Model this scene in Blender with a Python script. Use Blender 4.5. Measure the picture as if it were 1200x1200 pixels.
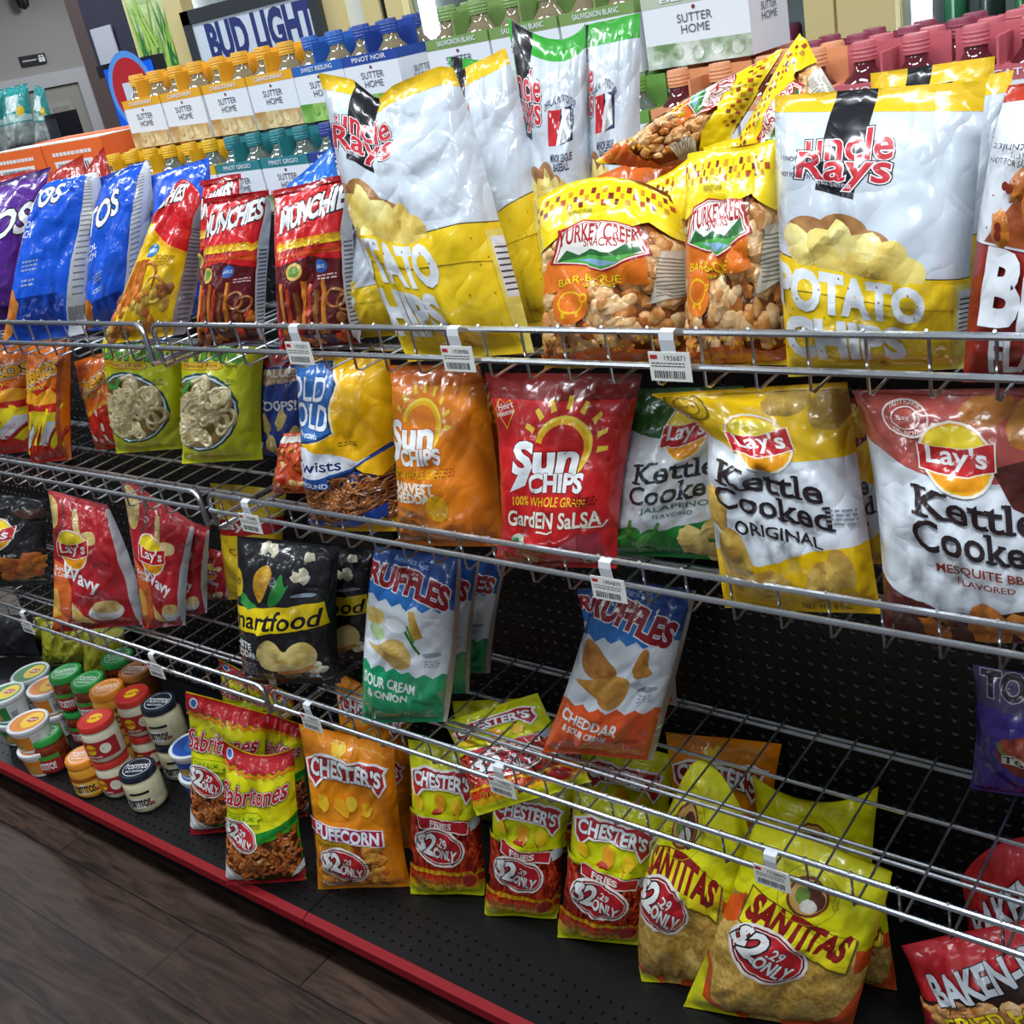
import bpy, bmesh, math, random
import numpy as np
from mathutils import Vector, Matrix
for _o in list(bpy.data.objects): bpy.data.objects.remove(_o)
SC = bpy.context.scene
COL = SC.collection
def D2R(a): return a*math.pi/180

# ---------------------------------------------------------------- camera, world, lamps, exposure
FPX = 1298.285
CAMC = np.array([1.6166, -1.0200, 1.7078])
def _rod(rv):
    a = np.linalg.norm(rv); k = rv/a
    K = np.array([[0,-k[2],k[1]],[k[2],0,-k[0]],[-k[1],k[0],0]])
    return np.eye(3)+math.sin(a)*K+(1-math.cos(a))*K@K
RC = _rod(np.array([0.4695,0.6735,-0.0422]))@np.array([[1,0,0],[0,0,-1],[0,1,0]],float)
cam = bpy.data.cameras.new('camera'); camo = bpy.data.objects.new('camera', cam); COL.objects.link(camo)
cam.sensor_width = 36; cam.lens = FPX/1200*36; cam.clip_start = .02; cam.clip_end = 60
m = Matrix.Identity(4)
for i in range(3):
    m[i][0] = RC[0][i]; m[i][1] = -RC[1][i]; m[i][2] = -RC[2][i]; m[i][3] = CAMC[i]
camo.matrix_world = m
SC.camera = camo
w = bpy.data.worlds.new('store_light'); SC.world = w; w.use_nodes = True
w.node_tree.nodes['Background'].inputs[0].default_value = (.80,.88,1,1)
w.node_tree.nodes['Background'].inputs[1].default_value = .20
def area(name, loc, sx, sy, power, rot=(0,0,0), col=(.88,.95,1)):
    l = bpy.data.lights.new(name,'AREA'); l.shape='RECTANGLE'; l.size=sx; l.size_y=sy; l.energy=power; l.color=col
    o = bpy.data.objects.new(name,l); o.location=loc; o.rotation_euler=[D2R(r) for r in rot]; COL.objects.link(o); return o
for i,x in enumerate((-2.6,-.7,1.2,3.1)):
    area('ceiling_lamp',(x,-.62,2.95),1.25,.28,46)
for x in (-1.5,1.5):
    area('ceiling_lamp',(x,-3.2,2.95),1.25,.5,25)
for x,y in ((-8.0,3.6),(-7.6,6.0)):
    area('ceiling_lamp',(x,y,3.0),1.25,.6,60)  # added lamps out of view, there to brighten the left wall and door
for x in (-5.5,-2.8,-.6,1.8):
    area('ceiling_lamp',(x,1.5,3.0),1.25,.3,34)
SC.view_settings.view_transform='Standard'; SC.view_settings.look='None'
SC.view_settings.exposure=-0.36; SC.view_settings.gamma=1; SC.view_settings.use_curve_mapping=False
SC.cycles.max_bounces=5; SC.cycles.diffuse_bounces=3; SC.cycles.glossy_bounces=3; SC.cycles.transmission_bounces=4
SC.cycles.use_denoising=True

def ray(px,py):
    return RC.T@np.array([(px-600)/FPX,(py-600)/FPX,1.])
def onz(px,py,z):
    d=ray(px,py); return CAMC+d*(z-CAMC[2])/d[2]
def ony(px,py,y):
    d=ray(px,py); return CAMC+d*(y-CAMC[1])/d[1]
def onplane(px,py,P0,n):
    d=ray(px,py); return CAMC+d*(np.dot(P0-CAMC,n)/np.dot(d,n))

# ---------------------------------------------------------------- materials
def lin(h):
    if not isinstance(h,str): return h
    h=h.lstrip('#'); o=[]
    for i in (0,2,4):
        c=int(h[i:i+2],16)/255
        o.append(c/12.92 if c<=.04045 else ((c+.055)/1.055)**2.4)
    return tuple(o)+(1,)
_mc={}
def _new(name):
    mt=bpy.data.materials.new(name); mt.use_nodes=True
    nt=mt.node_tree; return mt,nt,nt.nodes['Principled BSDF']
def film_bump(nt,b,st):
    """long ridged creases of crumpled plastic film"""
    N=nt.nodes; L=nt.links; tc=N.new('ShaderNodeTexCoord'); acc=None
    for sc,am in ((5,1.0),(13,.42),(28,.10)):
        n=N.new('ShaderNodeTexNoise'); n.inputs['Scale'].default_value=sc; n.inputs['Detail'].default_value=1.2; n.inputs['Distortion'].default_value=.6
        L.new(tc.outputs['Object'],n.inputs['Vector'])
        s=N.new('ShaderNodeMath'); s.operation='SUBTRACT'; s.inputs[1].default_value=.5; L.new(n.outputs['Fac'],s.inputs[0])
        q=N.new('ShaderNodeMath'); q.operation='ABSOLUTE'; L.new(s.outputs[0],q.inputs[0])
        m=N.new('ShaderNodeMath'); m.operation='MULTIPLY_ADD'; m.inputs[1].default_value=am; L.new(q.outputs[0],m.inputs[0])
        if acc is None: m.inputs[2].default_value=0
        else: L.new(acc.outputs[0],m.inputs[2])
        acc=m
    bp=N.new('ShaderNodeBump'); bp.inputs['Strength'].default_value=st; bp.inputs['Distance'].default_value=.05
    L.new(acc.outputs[0],bp.inputs['Height']); L.new(bp.outputs[0],b.inputs['Normal']); L.new(bp.outputs[0],b.inputs['Coat Normal'])
def film(h, rough=.27):
    """printed plastic film with fine crinkles"""
    k=('film',h,rough)
    if k in _mc: return _mc[k]
    mt,nt,b=_new('film_'+str(h).strip('#')); N=nt.nodes; L=nt.links
    b.inputs['Base Color'].default_value=lin(h); b.inputs['Roughness'].default_value=rough
    b.inputs['Specular IOR Level'].default_value=.55
    b.inputs['Coat Weight'].default_value=.55; b.inputs['Coat Roughness'].default_value=.07
    film_bump(nt,b,.55)
    _mc[k]=mt; return mt
def food(c1,c2,scale=60,rough=.4,detail=4):
    k=('food',c1,c2,scale)
    if k in _mc: return _mc[k]
    mt,nt,b=_new('food_'+c1.strip('#')); N=nt.nodes; L=nt.links
    tc=N.new('ShaderNodeTexCoord'); n=N.new('ShaderNodeTexNoise'); n.inputs['Scale'].default_value=scale; n.inputs['Detail'].default_value=detail
    r=N.new('ShaderNodeValToRGB'); r.color_ramp.elements[0].color=lin(c1); r.color_ramp.elements[1].color=lin(c2)
    r.color_ramp.elements[0].position=.36; r.color_ramp.elements[1].position=.64
    L.new(tc.outputs['Object'],n.inputs['Vector']); L.new(n.outputs['Fac'],r.inputs[0]); L.new(r.outputs[0],b.inputs['Base Color'])
    b.inputs['Roughness'].default_value=rough; b.inputs['Coat Weight'].default_value=.5; b.inputs['Coat Roughness'].default_value=.07
    film_bump(nt,b,.45)
    _mc[k]=mt; return mt
def plain(h, rough=.5, metal=0, spec=.5, emit=None, es=1, alpha=1):
    k=('plain',h,rough,metal,spec,emit,es,alpha)
    if k in _mc: return _mc[k]
    mt,nt,b=_new('paint_'+str(h).strip('#'))
    b.inputs['Base Color'].default_value=lin(h); b.inputs['Roughness'].default_value=rough
    b.inputs['Metallic'].default_value=metal; b.inputs['Specular IOR Level'].default_value=spec
    N=nt.nodes; n=N.new('ShaderNodeTexNoise'); n.inputs['Scale'].default_value=35
    tc=N.new('ShaderNodeTexCoord'); nt.links.new(tc.outputs['Object'],n.inputs['Vector'])
    mr=N.new('ShaderNodeMapRange'); mr.inputs[3].default_value=max(0,rough-.05); mr.inputs[4].default_value=min(1,rough+.05)
    nt.links.new(n.outputs['Fac'],mr.inputs[0]); nt.links.new(mr.outputs[0],b.inputs['Roughness'])
    if emit: b.inputs['Emission Color'].default_value=lin(emit); b.inputs['Emission Strength'].default_value=es
    b.inputs['Alpha'].default_value=alpha
    _mc[k]=mt; return mt
def glassy(h, rough=.05, trans=1, ior=1.45):
    k=('glass',h,rough,trans)
    if k in _mc: return _mc[k]
    mt,nt,b=_new('glass_'+str(h).strip('#'))
    b.inputs['Base Color'].default_value=lin(h); b.inputs['Roughness'].default_value=rough
    b.inputs['Transmission Weight'].default_value=trans; b.inputs['IOR'].default_value=ior
    _mc[k]=mt; return mt
STEEL=plain('#d3d8de',.28,1)

# ---------------------------------------------------------------- object helpers
def link(name, me, parent=None, loc=None):
    o=bpy.data.objects.new(name,me); COL.objects.link(o)
    if parent is not None: o.parent=parent
    if loc is not None: o.location=loc
    return o
def tag(o,label=None,cat=None,group=None,kind=None):
    if label: o['label']=label
    if cat: o['category']=cat
    if group: o['group']=group
    if kind: o['kind']=kind
    return o
def thing(name,loc,label,cat,group=None,rotz=0):
    o=link(name,None,None,loc); o.rotation_euler=(0,0,rotz); o.empty_display_size=.02
    return tag(o,label,cat,group)
class MB:
    """collects boxes, tubes and lathes; build() links them as ONE mesh"""
    def __init__(s): s.v=[]; s.f=[]; s.m=[]; s.mats=[]; s.sm=[]
    def mi(s,m):
        if m not in s.mats: s.mats.append(m)
        return s.mats.index(m)
    def add(s,v,f,m,smooth=False):
        b=len(s.v); s.v+= [tuple(p) for p in v]; i=s.mi(m)
        for q in f: s.f.append([b+k for k in q]); s.m.append(i); s.sm.append(smooth)
        return s
    def box(s,a,b,m):
        x0,y0,z0=a; x1,y1,z1=b
        v=[(x0,y0,z0),(x1,y0,z0),(x1,y1,z0),(x0,y1,z0),(x0,y0,z1),(x1,y0,z1),(x1,y1,z1),(x0,y1,z1)]
        return s.add(v,[(0,3,2,1),(4,5,6,7),(0,1,5,4),(1,2,6,5),(2,3,7,6),(3,0,4,7)],m)
    def quad(s,p,m): return s.add(p,[list(range(len(p)))],m)
    def tube(s,pts,r,m,n=8,cap=True):
        pts=[Vector(p) for p in pts]; v=[]; f=[]
        up=None
        for i,p in enumerate(pts):
            d=(pts[min(i+1,len(pts)-1)]-pts[max(i-1,0)]).normalized()
            if up is None:
                up=Vector((0,0,1)) if abs(d.z)<.9 else Vector((1,0,0))
            a=d.cross(up).normalized(); b=a.cross(d).normalized(); up=b
            rr=r[i] if isinstance(r,(list,tuple)) else r
            for k in range(n):
                t=2*math.pi*k/n; v.append(p+a*rr*math.cos(t)+b*rr*math.sin(t))
        for i in range(len(pts)-1):
            for k in range(n):
                f.append((i*n+k,i*n+(k+1)%n,(i+1)*n+(k+1)%n,(i+1)*n+k))
        if cap: f.append(tuple(range(n))[::-1]); f.append(tuple(range((len(pts)-1)*n,len(pts)*n)))
        return s.add(v,f,m,True)
    def lathe(s,prof,m,n=28,c=(0,0,0),smooth=True,cap=True):
        v=[]; f=[]
        for (r,z) in prof:
            for k in range(n):
                t=2*math.pi*k/n; v.append((c[0]+r*math.cos(t),c[1]+r*math.sin(t),c[2]+z))
        for i in range(len(prof)-1):
            for k in range(n): f.append((i*n+k,i*n+(k+1)%n,(i+1)*n+(k+1)%n,(i+1)*n+k))
        if cap and prof[0][0]>1e-5: f.append(tuple(range(n))[::-1])
        if cap and prof[-1][0]>1e-5: f.append(tuple(range((len(prof)-1)*n,len(prof)*n)))
        return s.add(v,f,m,smooth)
    def build(s,name,parent=None,loc=None):
        me=bpy.data.meshes.new(name); me.from_pydata(s.v,[],s.f)
        for m in s.mats: me.materials.append(m)
        me.polygons.foreach_set('material_index',s.m); me.polygons.foreach_set('use_smooth',s.sm)
        me.update(); me.validate()
        if any(s.sm):
            try: me.set_sharp_from_angle(angle=D2R(40))
            except Exception: pass
        return link(name,me,parent,loc)

_tx={}
def textmesh(st,off):
    """flat triangles of a line of lettering (size 1)"""
    k=(st,off)
    if k in _tx: return _tx[k]
    c=bpy.data.curves.new('t','FONT'); c.body=st; c.offset=off; c.resolution_u=3; c.fill_mode='FRONT'
    o=bpy.data.objects.new('t',c); me=bpy.data.meshes.new_from_object(o)
    v=np.array([x.co[:2] for x in me.vertices]); f=[list(p.vertices) for p in me.polygons]
    bpy.data.objects.remove(o); bpy.data.meshes.remove(me); bpy.data.curves.remove(c)
    _tx[k]=(v,f); return v,f
def placed_text(st,x,y,wd,ht,b=.0,rot=0,arch=0,shear=0,taper=0):
    v0,_=textmesh(st,0); v,f=textmesh(st,b)
    lo=v0.min(0); hi=v0.max(0)
    q=(v-(lo+hi)/2)/(hi-lo)
    sx=wd; sy=ht
    if wd is None: sx=ht*(hi-lo)[0]/(hi-lo)[1]
    if ht is None: sy=wd*(hi-lo)[1]/(hi-lo)[0]
    X=q[:,0]*sx; Y=q[:,1]*sy*(1+taper*q[:,0])
    X=X+shear*Y; Y=Y-arch*(X/max(sx,1e-6))**2*4
    a=D2R(rot); return np.stack([x+X*math.cos(a)-Y*math.sin(a), y+X*math.sin(a)+Y*math.cos(a)],1),f

# ---------------------------------------------------------------- printed artwork for bags (flat shapes cut along the bag's own grid)
NX,NY=24,32
class Art:
    dome=0
    def __init__(s,a,base,back=None,dx=0,sc=1):
        s.a=a; s.dx=dx; s.base=film(base) if isinstance(base,str) else base
        s.back=film(back) if isinstance(back,str) else (back or s.base)
        s.mats=[s.base,s.back]; s.V=[]; s.F=[]; s.M=[]; s.O=[]; s.nv=0; s.layer=0; s.lift=0; s.D=[]; s.rng=random.Random(7)
    def mi(s,m):
        if isinstance(m,str): m=film(m)
        if m not in s.mats: s.mats.append(m)
        return s.mats.index(m)
    def raw(s,v,f,m,z=None):
        v=np.asarray(v,float).copy(); v[:,0]+=s.dx
        if z is None: z=np.zeros(len(v))
        lo=v.min(0); hi=v.max(0)
        if hi[0]<=0 or lo[0]>=1 or hi[1]<=0 or lo[1]>=s.a: return
        bm=bmesh.new(); vs=[bm.verts.new((p[0],p[1],q)) for p,q in zip(v,z)]
        for q in f:
            try: bm.faces.new([vs[k] for k in q])
            except ValueError: pass
        if any(len(q)>3 for q in f): bmesh.ops.triangulate(bm,faces=bm.faces[:])
        def cut(co,no,clear=False):
            bmesh.ops.bisect_plane(bm,geom=bm.verts[:]+bm.edges[:]+bm.faces[:],dist=1e-6,plane_co=co,plane_no=no,clear_outer=clear)
        if lo[0]<0: cut((0,0,0),(-1,0,0),True)
        if hi[0]>1: cut((1,0,0),(1,0,0),True)
        if lo[1]<0: cut((0,0,0),(0,-1,0),True)
        if hi[1]>s.a: cut((0,s.a,0),(0,1,0),True)
        lo=np.maximum(lo,[0,0]); hi=np.minimum(hi,[1,s.a]); gy=NY/s.a
        for k in range(int(lo[0]*NX)+1,int(math.ceil(hi[0]*NX))): cut((k/NX,0,0),(1,0,0))
        for k in range(int(lo[1]*gy)+1,int(math.ceil(hi[1]*gy))): cut((0,k/gy,0),(0,1,0))
        for k in range(math.floor(lo[0]*NX-hi[1]*gy),math.ceil(hi[0]*NX-lo[1]*gy)+1): cut((k/NX,0,0),(NX,-gy,0))
        if bm.faces:
            bm.verts.index_update()
            s.V.append(np.array([p.co[:2] for p in bm.verts])); i=s.mi(m)
            for fa in bm.faces:
                s.F.append([q.index+s.nv for q in fa.verts][::1 if fa.normal.z>0 else -1]); s.M.append(i)
            dm=max(z)>0; s.O.append(.0002+s.layer*.000016+(0 if dm else s.lift)+np.array([p.co[2] for p in bm.verts])); s.D.append(np.full(len(bm.verts),dm)); s.nv+=len(bm.verts)
            if dm: s.lift=max(s.lift,float(max(z))*.8)
            s.layer+=1
        bm.free()
    def P(s,pts,m):                       # polygon, y as fraction of the height
        s.raw([(x,y*s.a) for x,y in pts],[list(range(len(pts)))],m)
    def R(s,x0,y0,x1,y1,m): s.P([(x0,y0),(x1,y0),(x1,y1),(x0,y1)],m)
    def E(s,x,y,rx,ry,m,rot=0,n=22):
        a=D2R(rot); p=[]
        for k in range(n):
            t=2*math.pi*k/n; X=rx*math.cos(t); Y=ry*math.sin(t)
            p.append((x+X*math.cos(a)-Y*math.sin(a), y*s.a+X*math.sin(a)+Y*math.cos(a)))
        s.raw(p,[list(range(n))],m)
    def RING(s,x,y,rx,ry,wd,m,rot=0,n=18,a0=0,a1=360):
        a=D2R(rot); p=[]; f=[]
        dm=s.dome and not isinstance(m,str); nq=3 if dm else 2
        for k in range(n+1):
            t=D2R(a0+(a1-a0)*k/n)
            for q in ((0,.5,1) if dm else (0,1)):
                X=(rx-wd*q)*math.cos(t); Y=(ry-wd*q)*math.sin(t)
                p.append((x+X*math.cos(a)-Y*math.sin(a), y*s.a+X*math.sin(a)+Y*math.cos(a)))
        for k in range(n):
            for q in range(nq-1): f.append((nq*k+q,nq*k+q+1,nq*k+nq+q+1,nq*k+nq+q))
        s.raw(p,f,m,[0,min(.003,wd*.09)*s.dome,0]*(n+1) if dm else None)
    def LN(s,pts,wd,m):                   # stroke
        p=[Vector((x,y*s.a)) for x,y in pts]; v=[]; f=[]
        for i,q in enumerate(p):
            d=(p[min(i+1,len(p)-1)]-p[max(i-1,0)]).normalized(); nn=Vector((-d.y,d.x))*wd/2
            v+= [q+nn,q,q-nn]
        dm=s.dome and not isinstance(m,str)
        for i in range(len(p)-1): f+=[(3*i,3*i+1,3*i+4,3*i+3),(3*i+1,3*i+2,3*i+5,3*i+4)]
        s.raw([tuple(q) for q in v],f,m,[0,min(.003,wd*.09)*s.dome,0]*len(p) if dm else None)
    def T(s,st,x,y,wd,ht,m,ol=None,olw=.06,b=.015,ol2=None,**k):
        b*=.62; olw*=.5
        if ol2: v,f=placed_text(st,x,y*s.a,wd,ht,b=b+olw*2,**k); s.raw(v,f,ol2)
        if ol: v,f=placed_text(st,x,y*s.a,wd,ht,b=b+olw,**k); s.raw(v,f,ol)
        v,f=placed_text(st,x,y*s.a,wd,ht,b=b,**k); s.raw(v,f,m)
    def SERIF(s,st,x,y,wd,ht,m,b=.02):      # lettering with slab serifs
        s.T(st,x,y,wd,ht,m,b=b); v,_=textmesh(st,0); lo=v.min(0); hi=v.max(0); kx=wd/(hi[0]-lo[0]); ky=ht/(hi[1]-lo[1]); X0=x-wd/2; Y0=y*s.a-ht/2
        SR={'K':((-.16,.42,0),(-.16,.42,1),(.62,1.14,1),(.66,1.2,0)),'t':((-.05,.35,.72),(.45,1.15,0)),'l':((-.9,.5,1),(-.9,1.9,0)),'k':((-.2,.2,1),(-.18,.42,0),(.6,1.15,0),(.55,1.0,.70)),'d':((.55,.98,1),(.78,1.25,0)),'e':((.7,1.02,.18),)}
        cap=(textmesh('K',0)[0].max(0)[1])
        for i,ch in enumerate(st):
            if ch not in SR: continue
            r=textmesh(st[:i+1],0)[0].max(0)[0]; g=textmesh(ch,0)[0]; w_=g.max(0)[0]-g.min(0)[0]; l=r-w_; t=.075
            for a,c,q in SR[ch]:
                y1=q*cap; yy=(y1,y1+t) if q<.5 else (y1-t,y1)
                f=lambda X,Y:(X0+(X-lo[0])*kx,(Y0+(Y-lo[1])*ky)/s.a)
                s.P([f(l+a*w_,yy[0]),f(l+c*w_,yy[0]),f(l+c*w_,yy[1]),f(l+a*w_,yy[1])],m)
    def B(s,x,y,r,m,sq=.8,n=13,jit=.18,rot=None):   # chip-like blob
        rg=s.rng; a=rg.uniform(0,6.3) if rot is None else D2R(rot); p=[]
        for k in range(n):
            t=2*math.pi*k/n; rr=r*(1+rg.uniform(-jit,jit)); X=rr*math.cos(t); Y=rr*sq*math.sin(t)
            p.append((x+X*math.cos(a)-Y*math.sin(a), y*s.a+X*math.sin(a)+Y*math.cos(a)))
        if not s.dome or isinstance(m,str): s.raw(p,[list(range(n))],m); return
        c=(x,y*s.a); q=[((px-c[0])*.62+c[0],(py-c[1])*.62+c[1]) for px,py in p]; h=min(.0034,r*.05)*s.dome
        s.raw(p+q+[c],[(k,(k+1)%n,n+(k+1)%n,n+k) for k in range(n)]+[(n+k,n+(k+1)%n,2*n) for k in range(n)],m,[0]*n+[h*.75]*n+[h])
    def SP(s,pts,m,it=2):                 # polygon with rounded outline
        for _ in range(it):
            q=[]
            for i in range(len(pts)):
                a,b=pts[i],pts[(i+1)%len(pts)]; q+=[(a[0]*.75+b[0]*.25,a[1]*.75+b[1]*.25),(a[0]*.25+b[0]*.75,a[1]*.25+b[1]*.75)]
            pts=q
        s.P(pts,m)
    def W(s,m,y0,y1,n=9,amp=.02,top=True,x0=0,x1=1,slope=0):   # band with a zig-zag edge
        p=[(x0,y0),(x1,y0)]
        for k in range(2*n+1):
            x=x1+(x0-x1)*k/(2*n); p.append((x,y1+slope*(x-.5)+(amp if k%2 else 0)))
        s.P(p if top else [(x,y0-(y-y0)) for x,y in p],m)
    def scat(s,n,x0,y0,x1,y1,fn):
        for k in range(n):
            fn(s.rng.uniform(x0,x1),s.rng.uniform(y0,y1))
    def small(s,x,y,wd,lines,m,h=.012):   # illegible small print as thin rules
        for i in range(lines):
            u=0; yy=y-i*h*2.1/s.a
            while u<wd:
                l=s.rng.uniform(.02,.06); s.R(x+u,yy,x+min(u+l,wd),yy+h/s.a,m); u+=l+.012
    def done(s):
        s.V=np.concatenate(s.V) if s.V else np.zeros((0,2)); s.O=np.concatenate(s.O) if s.O else np.zeros(0); s.D=np.concatenate(s.D) if s.D else np.zeros(0,bool); return s

# ---------------------------------------------------------------- setting
Z_TOP,Z_MID,Z_LOW,Z_DECK=1.297,.994,.583,.136
def structure(mb,name):
    o=mb.build(name); o['kind']='structure'; return o
def wood_floor():
    mt,nt,b=_new('floor_planks'); N=nt.nodes; L=nt.links
    tc=N.new('ShaderNodeTexCoord'); br=N.new('ShaderNodeTexBrick')
    br.inputs['Scale'].default_value=1; br.inputs['Brick Width'].default_value=.92; br.inputs['Row Height'].default_value=.152
    br.inputs['Mortar Size'].default_value=.0024; br.inputs['Color1'].default_value=lin('#4e3c32'); br.inputs['Color2'].default_value=lin('#3b2e28'); br.inputs['Mortar'].default_value=lin('#1a1614'); br.offset=.37
    mp=N.new('ShaderNodeMapping'); mp.inputs['Scale'].default_value=(2.2,16,1)
    n=N.new('ShaderNodeTexNoise'); n.inputs['Scale'].default_value=2.2; n.inputs['Detail'].default_value=7; n.inputs['Distortion'].default_value=1.5
    r=N.new('ShaderNodeValToRGB'); r.color_ramp.elements[0].color=(.32,.30,.30,1); r.color_ramp.elements[0].position=.32; r.color_ramp.elements[1].color=(1.25,1.15,1.1,1); r.color_ramp.elements[1].position=.66
    mx=N.new('ShaderNodeMixRGB'); mx.blend_type='MULTIPLY'; mx.inputs[0].default_value=1
    L.new(tc.outputs['Object'],br.inputs['Vector']); L.new(tc.outputs['Object'],mp.inputs[0]); L.new(mp.outputs[0],n.inputs['Vector'])
    L.new(n.outputs['Fac'],r.inputs[0]); L.new(br.outputs['Color'],mx.inputs[1]); L.new(r.outputs[0],mx.inputs[2]); L.new(mx.outputs[0],b.inputs['Base Color'])
    b.inputs['Roughness'].default_value=.42; b.inputs['Specular IOR Level'].default_value=.35
    return mt
structure(MB().quad([(-14,-5,0),(6,-5,0),(6,9,0),(-14,9,0)],wood_floor()),'floor')
WX=-9.2
structure(MB().box((WX-.1,-5,0),(WX,9,3.4),plain('#8f8a86',.8)),'wall_left')
structure(MB().box((WX,7.6,0),(6,7.7,3.4),plain('#b9b4ab',.8)),'wall_back')
# door in the left wall
def wallpt(px,py):   # on the left wall plane
    d=ray(px,py); return CAMC+d*((WX+.02-CAMC[0])/d[0])
dtr=wallpt(97,78); dy1=dtr[1]; dz1=dtr[2]
dw=MB(); mtd=plain('#8d8880',.7); mtf=plain('#a9a8aa',.6)
dw.box((WX-.02,dy1-1.05,0),(WX+.012,dy1-.12,dz1-.14),mtd)
for (a0,a1,c0,c1) in ((-.52,-.26,dz1-.75,dz1-.28),(-.94,-.66,dz1-.75,dz1-.28),(-.52,-.26,.3,dz1-.95),(-.94,-.66,.3,dz1-.95)):
    dw.box((WX,dy1+a0,c0),(WX+.02,dy1+a1,c1),plain('#97928b',.7))
    dw.box((WX,dy1+a0+.04,c0+.04),(WX+.026,dy1+a1-.04,c1-.04),plain('#858078',.7))
structure(dw,'door_1')
tr=MB()
tr.box((WX-.02,dy1-.12,0),(WX+.04,dy1,dz1),mtf); tr.box((WX-.02,dy1-1.17,0),(WX+.04,dy1-1.05,dz1),mtf); tr.box((WX-.02,dy1-1.05,dz1-.13),(WX+.04,dy1-.12,dz1),mtf)
structure(tr,'trim_1')
structure(MB().box((WX,dy1+.02,0),(WX+.02,7.6,.14),mtf),'baseboard_left')
def panel(name,pts,thick,m,label,cat,**k):
    """a thin sign board of real thickness: front corner points TL TR BR BL"""
    p=[Vector(q) for q in pts]; c=sum(p,Vector())/4; n=(p[1]-p[0]).cross(p[3]-p[0]).normalized()
    if n.dot(Vector(CAMC)-c)<0: n=-n
    b=[q-n*thick for q in p]; mb=MB()
    mb.add([tuple(q-c) for q in p+b],[(0,1,2,3),(7,6,5,4),(0,4,5,1),(1,5,6,2),(2,6,7,3),(3,7,4,0)],m)
    o=mb.build(name,None,tuple(c)); tag(o,label,cat,**k); return o
sg=[wallpt(*q) for q in ((23,66),(53,62),(55,74),(26,78))]
sz=(sg[0][2]+sg[1][2])/2; sz0=(sg[2][2]+sg[3][2])/2; sy=(sg[0][1]+sg[3][1])/2; sy1=(sg[1][1]+sg[2][1])/2
rs=MB(); rs.box((0,sy,sz0),(.02,sy1,sz),plain('#16161a',.4))
wd=sy1-sy; hh=sz-sz0
for k in range(8): rs.box((.02,sy+wd*(.06+.07*k),sz0+hh*.42),(.024,sy+wd*(.11+.07*k),sz0+hh*.56),plain('#c9c9cc',.5))
for k in (0,1):
    yy=sy+wd*(.76+.11*k); rs.box((.02,yy-.018,sz0+hh*.18),(.024,yy+.018,sz0+hh*.62),plain('#d8d8da',.5)); rs.box((.02,yy-.012,sz0+hh*.68),(.024,yy+.012,sz0+hh*.84),plain('#d8d8da',.5))
tag(rs.build('restroom_sign',None,(WX,0,0)),'small dark restroom sign with two figures on wall above the grey door','sign')

# ---------------------------------------------------------------- the gondola: deck, kick, perforated panels, uprights
BLK=plain('#111113',.40,0,.35); BLK2=plain('#0d0d0f',.55,0,.3)
PY=.40
def perf_panel(x0,x1,z0,z1):
    p=.0254; nx=int((x1-x0)/p); nz=int((z1-z0)/p); v=[]; f=[]
    sq=[(-.5,-.5),(0,-.5),(.5,-.5),(.5,0),(.5,.5),(0,.5),(-.5,.5),(-.5,0)]
    for a in range(nx):
        for b in range(nz):
            cx=x0+(a+.5)*p; cz=z0+(b+.5)*p; k0=len(v)
            for (i,j) in sq: v.append((cx+i*p,PY,cz+j*p))
            for r,d in ((.0056,0.0),(.0052,.0012),(.0046,.0055)):
                for (i,j) in sq:
                    l=math.hypot(i,j); v.append((cx+i/l*r,PY+d,cz+j/l*r))
            for lv in range(3):
                for k in range(8):
                    f.append((k0+8*lv+k,k0+8*lv+(k+1)%8,k0+8*lv+8+(k+1)%8,k0+8*lv+8+k))
            f.append(tuple(k0+24+k for k in range(8)))
    mb=MB(); fl=[f[i::1] for i in (0,)][0]; lip=[q for i,q in enumerate(f) if (i%25) in range(8,24)]; rest=[q for i,q in enumerate(f) if (i%25) not in range(8,24)]
    mb.add(v,rest,plain('#131315',.38,0,.4)); mb.add(v,lip,plain('#636366',.45,.6))  # hole lips in paler metal; the light they catch is partly put into colour
    xa,xb,za,zb=x0+nx*p,x1,z0+nz*p,z1
    mb.box((x0,PY+.007,z0),(x1,PY+.014,z1),BLK2)
    return mb
gon=thing('gondola_shelving',(0,.2,0),'black double-sided store shelving unit with perforated back and red front strip','shelving')
GO=Vector((0,.2,0))
def gpart(mb,name): return mb.build(name,gon,tuple(-GO))
XL,XR=-1.9,1.72
for a,b in ((XL,-.02),(.02,XR)):
    gpart(perf_panel(a,b,.14,1.38),'back_panel')
for x in (-1.24,0,1.69):
    gpart(MB().box((x-.018,PY-.012,.0),(x+.018,PY+.06,1.40),BLK),'upright')
def deckpart(a,b):
    mb=MB(); mb.box((a,-.076,.118),(b,PY+.006,.136),BLK)
    return mb
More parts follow.
